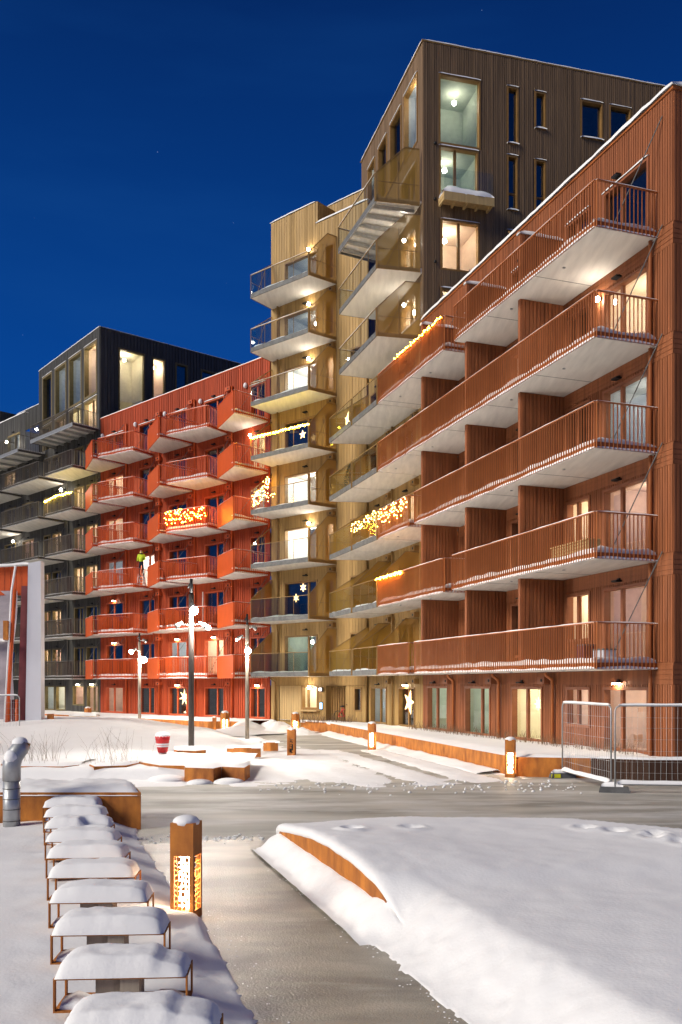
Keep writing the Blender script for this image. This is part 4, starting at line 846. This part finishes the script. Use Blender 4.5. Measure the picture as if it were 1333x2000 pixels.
foot(6.12, 24.75, R(10), 'snow-topped concrete barrier foot with yellow paint', 'yellow'); foot(6.55, 21.45, R(-15), 'dark concrete barrier foot where the two mesh panels meet', None)
barrier((-16.0, 38.6), (-13.9, 38.7), 2.1, 'small mesh barrier in front of the play tower at left')

# ---- play tower at the left edge
t = thing('play_tower', 'tall snow-plastered play tower with red boards and leaning pole at left edge', 'play tower', (-14.5, 40, 0))
def qd(x0, x1, z0, z1): pass
mb = MB(); mb.hexa([(-14.12, 40, 0), (-13.40, 40, 0), (-13.40, 40.5, 0), (-14.12, 40.5, 0)], [(-13.98, 40, 8.0), (-13.42, 40, 8.1), (-13.42, 40.5, 8.1), (-13.98, 40.5, 8.0)]); part(mb, 'side_panel', 'frost', t)
mb = MB(); mb.hexa([(-14.55, 40.2, .2), (-14.1, 40.2, .2), (-14.1, 40.4, .2), (-14.55, 40.4, .2)], [(-14.35, 40.2, 7.0), (-13.97, 40.2, 7.0), (-13.97, 40.4, 7.0), (-14.35, 40.4, 7.0)]); part(mb, 'recess_panel', 'wine', t)
for i in range(12):
    q = MB(); a = -17.0+.26*i; q.box(a, a+.235, 40.45, 40.52, 6.6, 7.8+.04*i*.3); part(q, 'board', 'orange', t)
q = MB(); snow_strip(q, (-17.2, 40.3, 7.72), (-14.0, 40.3, 7.98), .3, .12); part(q, 'snow', 'snow', t, True)
mb = MB(); n = 24
for i in range(n):
    z0, z1 = .3+6.5*i/n, .3+6.5*(i+1)/n; w0 = .18*math.sin(z0*1.3); w1 = .18*math.sin(z1*1.3); mb.quad((-17.4, 40.6+w0, z0), (-14.6-.05*(6.5-z0)*.6, 40.25+w0, z0), (-14.6-.05*(6.5-z1)*.6, 40.25+w1, z1), (-17.4, 40.6+w1, z1))
part(mb, 'sheet', 'mauve', t, True)
mb = MB(); mb.tube([(-14.9, 39.8, .3), (-14.5, 39.8, 6.8)], .09, 8); part(mb, 'leaning_pole', 'orange', t, True)
q = MB(); q.tube([(-14.97, 39.76, .3), (-14.62, 39.76, 6.8), (-14.45, 39.78, 7.9)], .05, 8); part(q, 'pole_snow', 'snow', t, True)
q = MB(); q.box(-14.95, -14.75, 39.6, 39.8, 4.55, 5.4); part(q, 'handle_post', 'corten', t)
q = MB(); snow_strip(q, (-17.3, 39.9, 4.4), (-14.8, 39.9, 4.5), .5, .14); part(q, 'ledge_snow', 'snow', t, True)
for i, a in enumerate((-14.78, -14.6, -14.45)):
    q = MB(); q.tube([(a, 39.9, 0), (a, 39.9, 1.9)], .07, 8); part(q, 'red_post', 'orange' if i != 1 else 'wine', t, True)
t = thing('play_boulder', 'rounded dull red play figure half hidden behind the play tower', 'play figure', (-13.0, 40.5, 0)); mb = MB(); mb.tube([(-13.05, 40.3, 0), (-13.05, 40.3, .5), (-13.1, 40.3, .85), (-13.12, 40.3, 1.0)], [.22, .26, .18, .1], 12); part(mb, 'body', 'wine', t, True)
q = MB(); q.box(-13.2, -12.95, 40.2, 40.4, 1.0, 1.25); part(q, 'head', 'corten', t)
t = thing('timber_box', 'pale snow-topped timber box beyond the play tower', 'box', (-13.5, 44, 0)); mb = MB(); mb.box(-14.0, -12.6, 46, 46.8, 0, .95); part(mb, 'box', 'lwood', t); q = MB(); snow_strip(q, (-14, 46.4, .95), (-12.6, 46.4, .95), .85, .18); part(q, 'snow', 'snow', t, True)

# ---- string lights
def strings(label, pts, m, n, drop, r=.028, group='string lights on balconies'):
    t = thing('string_lights', label, 'string lights', pts[0], group); mb = MB(); w = MB(); L = []
    for a, b in zip(pts, pts[1:]):
        for i in range(n): L.append(Vector(a).lerp(Vector(b), i/n))
    L.append(Vector(pts[-1])); w.tube([tuple(p) for p in L[::max(1, len(L)//24)]]+[tuple(L[-1])], .008, 4); part(w, 'wire', 'black', t)
    for p in L:
        for k in range(1 if drop == 0 else random.randint(1, 3)): mb.ball((p.x+random.gauss(0, .03), p.y+random.gauss(0, .03), p.z+random.gauss(0, .02)-(random.random()**1.3*drop)), r, 5, 4)
    part(mb, 'bulbs', m, t, kind='stuff')
o_ = .1
strings('amber string lights along the orange-lit top rail beside the brown dividers', [BRF.p(9.6, o_, 16.28), BRF.p(14.2, o_, 16.28)], 'e_str', 44, 0, .019)
strings('warm icicle string lights hanging on the brown balcony end below mid height', [BRF.p(12.9, o_, 10.25), BRF.p(16.1, o_, 10.25)], 'e_strw', 36, .75, .017)
strings('warm icicle string lights on the glass balcony next to the brown one', [BRF.p(16.4, o_, 10.3), BRF.p(19.5, o_, 10.2)], 'e_strw', 24, .4, .017)
strings('short amber string lights on the second-level brown balcony end', [BRF.p(13.4, o_, 7.25), BRF.p(16.2, o_, 7.28)], 'e_str', 36, .1, .017)
strings('bright yellow string lights along the glass balcony rail of the gold tower', [(-4.98-.05, 49.6, 16.2), (-1.7, 46.8, 16.2)], 'e_stry', 80, .0, .024)
strings('warm string lights bundled on the left screen of a gold balcony', [(-4.9, 49.75, 13.1), (-4.5, 50.3, 13.6), (-4.1, 50.9, 14.6)], 'e_strw', 16, .8, .02)
strings('warm string lights on the gold balcony front corner', [(-4.9, 49.55, 13.2), (-3.6, 48.5, 13.0)], 'e_strw', 14, .5, .018)
strings('amber icicle string lights across a red sawtooth balcony', [RD.p(6.7, 2.5, FR*4+1.25), RD.p(3.6, 1.9, FR*4+1.25)], 'e_str', 34, .85, .022)
strings('yellow string lights on a charcoal balcony at far left', [DK.p(3.9, 2.25, FR*5+1.1), DK.p(2.2, 2.25, FR*5+1.3), DK.p(.1, 2.2, FR*5+1.25)], 'e_stry', 14, .08, .026)

# ---- paper stars in windows
def star(label, P, s, o, z, r, pts=5, inner=.4, rot=0., m='e_star'):
    t = thing('paper_star', label, 'paper star', P.p(s, o, z), 'lit paper stars'); mb = MB(); ring = []
    for i in range(2*pts):
        a = math.pi*i/pts+math.pi/2+rot; q = r if i % 2 == 0 else r*inner; ring.append(P.p(s+q*math.cos(a), o, z+q*math.sin(a)))
    f, b = P.p(s, o+r*.16, z), P.p(s, o-r*.16, z); n = 2*pts
    mb.v = ring+[f, b]; mb.f = [(i, (i+1) % n, n) for i in range(n)]+[((i+1) % n, i, n+1) for i in range(n)]; part(mb, 'star_body', m, t)
    w = MB(); c = P.p(s, o, z+r*.98); w.tube([c, (c[0], c[1], c[2]+.4)], .006, 4); part(w, 'cord', 'black', t)
star('seven-pointed lit paper star in a red ground-floor window', RD, 8.3, -.10, 1.75, .55, 7, .33)
star('large pale star in the gold ground-floor door', BRW, 17.7, -.10, 1.75, .62, 5, .33, .3)
star('upper small lit paper star in the gold second-level window', WA, 4.75, -.10, 7.95, .26, 6, .4)
star('lower small lit paper star in the gold second-level window', WA, 5.3, -.10, 7.4, .26, 6, .4)
star('small star ornament behind the yellow-lit gold balcony', WA, 4.4, .3, 16.3, .27, 5, .4)
star('white star in the brown ground-floor window', BRW, 6.5, -.17, 1.9, .28, 8, .4)
star('yellow star hanging on the lower glass balcony beside the gold tower', BRF, 21.3, -.3, 15.75, .42, 4, .25, .5)
# ---- tall light strip on the red facade
mb = MB(); pbox(mb, RD, 5.95, 6.0, .2, .25, FR*2+.3, FR*2+2.4); t = thing('light_tube', 'thin vertical white light tube beside a red facade window', 'light', RD.p(6, .2, 6)); part(mb, 'tube', 'r_white', t)

# ---- person on a stepladder in the lit red doorway
px_, py_, pz_ = -13.0, 58.3, 9.62
la = thing('stepladder', 'small stepladder on the red balcony in the lit doorway', 'ladder', (px_, py_, 9.02))
mb = MB()
for (sx, dy) in ((-.22, -.3), (.22, -.3), (-.2, .3), (.2, .3)): mb.beam((px_+sx, py_+dy, 9.02), (px_+sx*.8, py_+dy*.25, 9.75), .04, .03)
part(mb, 'frame', 'steel', la)
for i in range(3): q = MB(); q.box(px_-.2, px_+.2, py_-.28+.07*i, py_-.16+.07*i, 9.18+.2*i, 9.21+.2*i); part(q, 'step', 'steel', la)
pe = thing('person', 'person in yellow hi-vis jacket and dark trousers standing in a lit red doorway', 'person', (px_, py_, pz_))
def skin(name, verts, edges, rad, m, parent):
    me = bpy.data.meshes.new(name); me.from_pydata(verts, edges, []); o = bpy.data.objects.new(name, me); COL.objects.link(o); o.parent = parent
    sk = o.modifiers.new('skin', 'SKIN'); sk.use_smooth_shade = True
    for i, r in enumerate(rad): me.skin_vertices[0].data[i].radius = (r, r*.8)
    me.skin_vertices[0].data[0].use_root = True
    sb = o.modifiers.new('sub', 'SUBSURF'); sb.levels = 1; sb.render_levels = 1; me.materials.append(M[m]); return o
V = [(0, 0, .86), (0, 0, 1.05), (0, 0, 1.32), (0, 0, 1.44), (0, -.01, 1.54), (0, -.01, 1.66), (.18, 0, 1.36), (.25, -.08, 1.1), (.16, -.25, 1.08), (-.18, 0, 1.36), (-.24, .02, 1.1), (-.2, -.12, .9), (.09, 0, .8), (.11, -.03, .46), (.12, 0, .08), (.12, -.12, .04), (-.09, 0, .8), (-.11, -.03, .46), (-.12, 0, .08), (-.12, -.12, .04)]
Eg = [(0, 1), (1, 2), (2, 3), (3, 4), (4, 5), (2, 6), (6, 7), (7, 8), (2, 9), (9, 10), (10, 11), (0, 12), (12, 13), (13, 14), (14, 15), (0, 16), (16, 17), (17, 18), (18, 19)]
body = skin('body', V, Eg, [.15, .14, .15, .06, .10, .09, .07, .05, .04, .07, .05, .04, .1, .075, .05, .045, .1, .075, .05, .045], 'skin', pe)
body.data.materials.clear(); body.data.materials.append(M['navy'])
skin('jacket', [(0, 0, .84), (0, 0, 1.1), (0, 0, 1.34), (.19, 0, 1.37), (.26, -.08, 1.1), (.19, -.2, 1.08), (-.19, 0, 1.37), (-.25, .02, 1.1), (-.21, -.1, .95)], [(0, 1), (1, 2), (2, 3), (3, 4), (4, 5), (2, 6), (6, 7), (7, 8)], [.19, .18, .19, .1, .075, .065, .1, .075, .065], 'hivis', pe)
skin('hood', [(0, 0, 1.45), (0, 0, 1.56), (0, 0, 1.66)], [(0, 1), (1, 2)], [.11, .125, .09], 'hivis', pe)
q = MB(); q.ball((px_, py_-.085, pz_+1.57), .075, 10, 7, 1.3); part(q, 'face', 'skin', pe, True)

# ---- red bicycle against the gold alcove
t = thing('bicycle', 'red bicycle with dark wheels leaning in the gold alcove', 'bicycle', WA.p(2.0, .25, .55))
def B2(u, z): return WA.p(2.2-u, -.15, .55+z)
for u in (0, 1.0):
    w = MB(); w.tube([B2(u+.3*math.cos(a*.3142), .3+.3*math.sin(a*.3142)) for a in range(21)], .02, 6, False); part(w, 'wheel', 'black', t, True)
w = MB()
for a, b in (((0, .3), (.4, .3)), ((.4, .3), (.3, .8)), ((0, .3), (.32, .7)), ((.33, .68), (.85, .72)), ((.4, .3), (.85, .68)), ((1.0, .3), (.82, .88))): w.tube([B2(*a), B2(*b)], .022, 6)
part(w, 'frame', 'binred', t, True); w = MB(); w.tube([B2(.2, .84), B2(.42, .86)], .05, 6); part(w, 'saddle', 'black', t, True); w = MB(); w.tube([B2(.78, .9), WA.p(1.42, .1, 1.5)], .02, 6); part(w, 'handlebar', 'black', t, True)
# ---- sofa-like crates on the brown balcony
t = thing('balcony_bench', 'slatted wooden bench behind the bars of the third brown balcony', 'bench', BRW.p(2, 1.4, 6.2)); 
for i in range(4): q = MB(); pbox(q, BRF, .6, 2.5, -.6+.12*i, -.5+.12*i, 6.62, 6.66); part(q, 'slat', 'lwood', t)
for i in range(4): q = MB(); pbox(q, BRF, .6, 2.5, -.2, -.17, 6.26+.09*i, 6.33+.09*i); part(q, 'front_slat', 'lwood', t)
q = MB(); pbox(q, BRF, .62, .72, -.6, -.2, 6.2, 6.62); part(q, 'leg', 'lwood', t); q = MB(); pbox(q, BRF, 2.4, 2.5, -.6, -.2, 6.2, 6.62); part(q, 'leg', 'lwood', t)

# ---- potted conifer on a glass balcony, crates on the lowest brown balcony
t = thing('potted_conifer', 'small green conifer behind the glass of a balcony beside the gold tower', 'plant', BRF.p(21.6, -.6, 12.2)); c = BRF.p(21.6, -.55)
mb = MB(); mb.tube([(*c, 12.2), (*c, 12.5)], [.16, .2], 10); part(mb, 'pot', 'grey', t, True)
mb = MB()
for i in range(420):
    z_ = random.random()**1.3; r_ = .42*(1-z_)*random.uniform(.5, 1.); a_ = random.uniform(0, 6.28); p = Vector((c[0]+r_*math.cos(a_), c[1]+r_*math.sin(a_), 12.5+z_*1.15)); d = Vector((math.cos(a_), math.sin(a_), -.2))*.09; w_ = Vector((-math.sin(a_), math.cos(a_), .3))*.025; mb.quad(p-w_, p+d, p+w_)
part(mb, 'crown', 'green', t, kind='stuff')
mb = MB(); mb.tube([(*c, 12.5), (*c, 13.6)], [.03, .01], 6); part(mb, 'trunk', 'twig', t)
for (a, o, w, h, m, lab) in ((.5, -.7, .5, .35, 'frost', 'pale storage box behind the bars of the lowest brown balcony'), (1.3, -.6, .35, .5, 'wine', 'dark red box behind the bars of the lowest brown balcony')):
    t = thing('storage_box', lab, 'box', BRF.p(a, o, 3.2)); q = MB(); pbox(q, BRF, a, a+w, o-.3, o+.1, 3.2, 3.2+h); part(q, 'box', m, t); q = MB(); pbox(q, BRF, a-.02, a+w+.02, o-.32, o+.12, 3.2+h, 3.24+h); part(q, 'lid', 'grey', t)
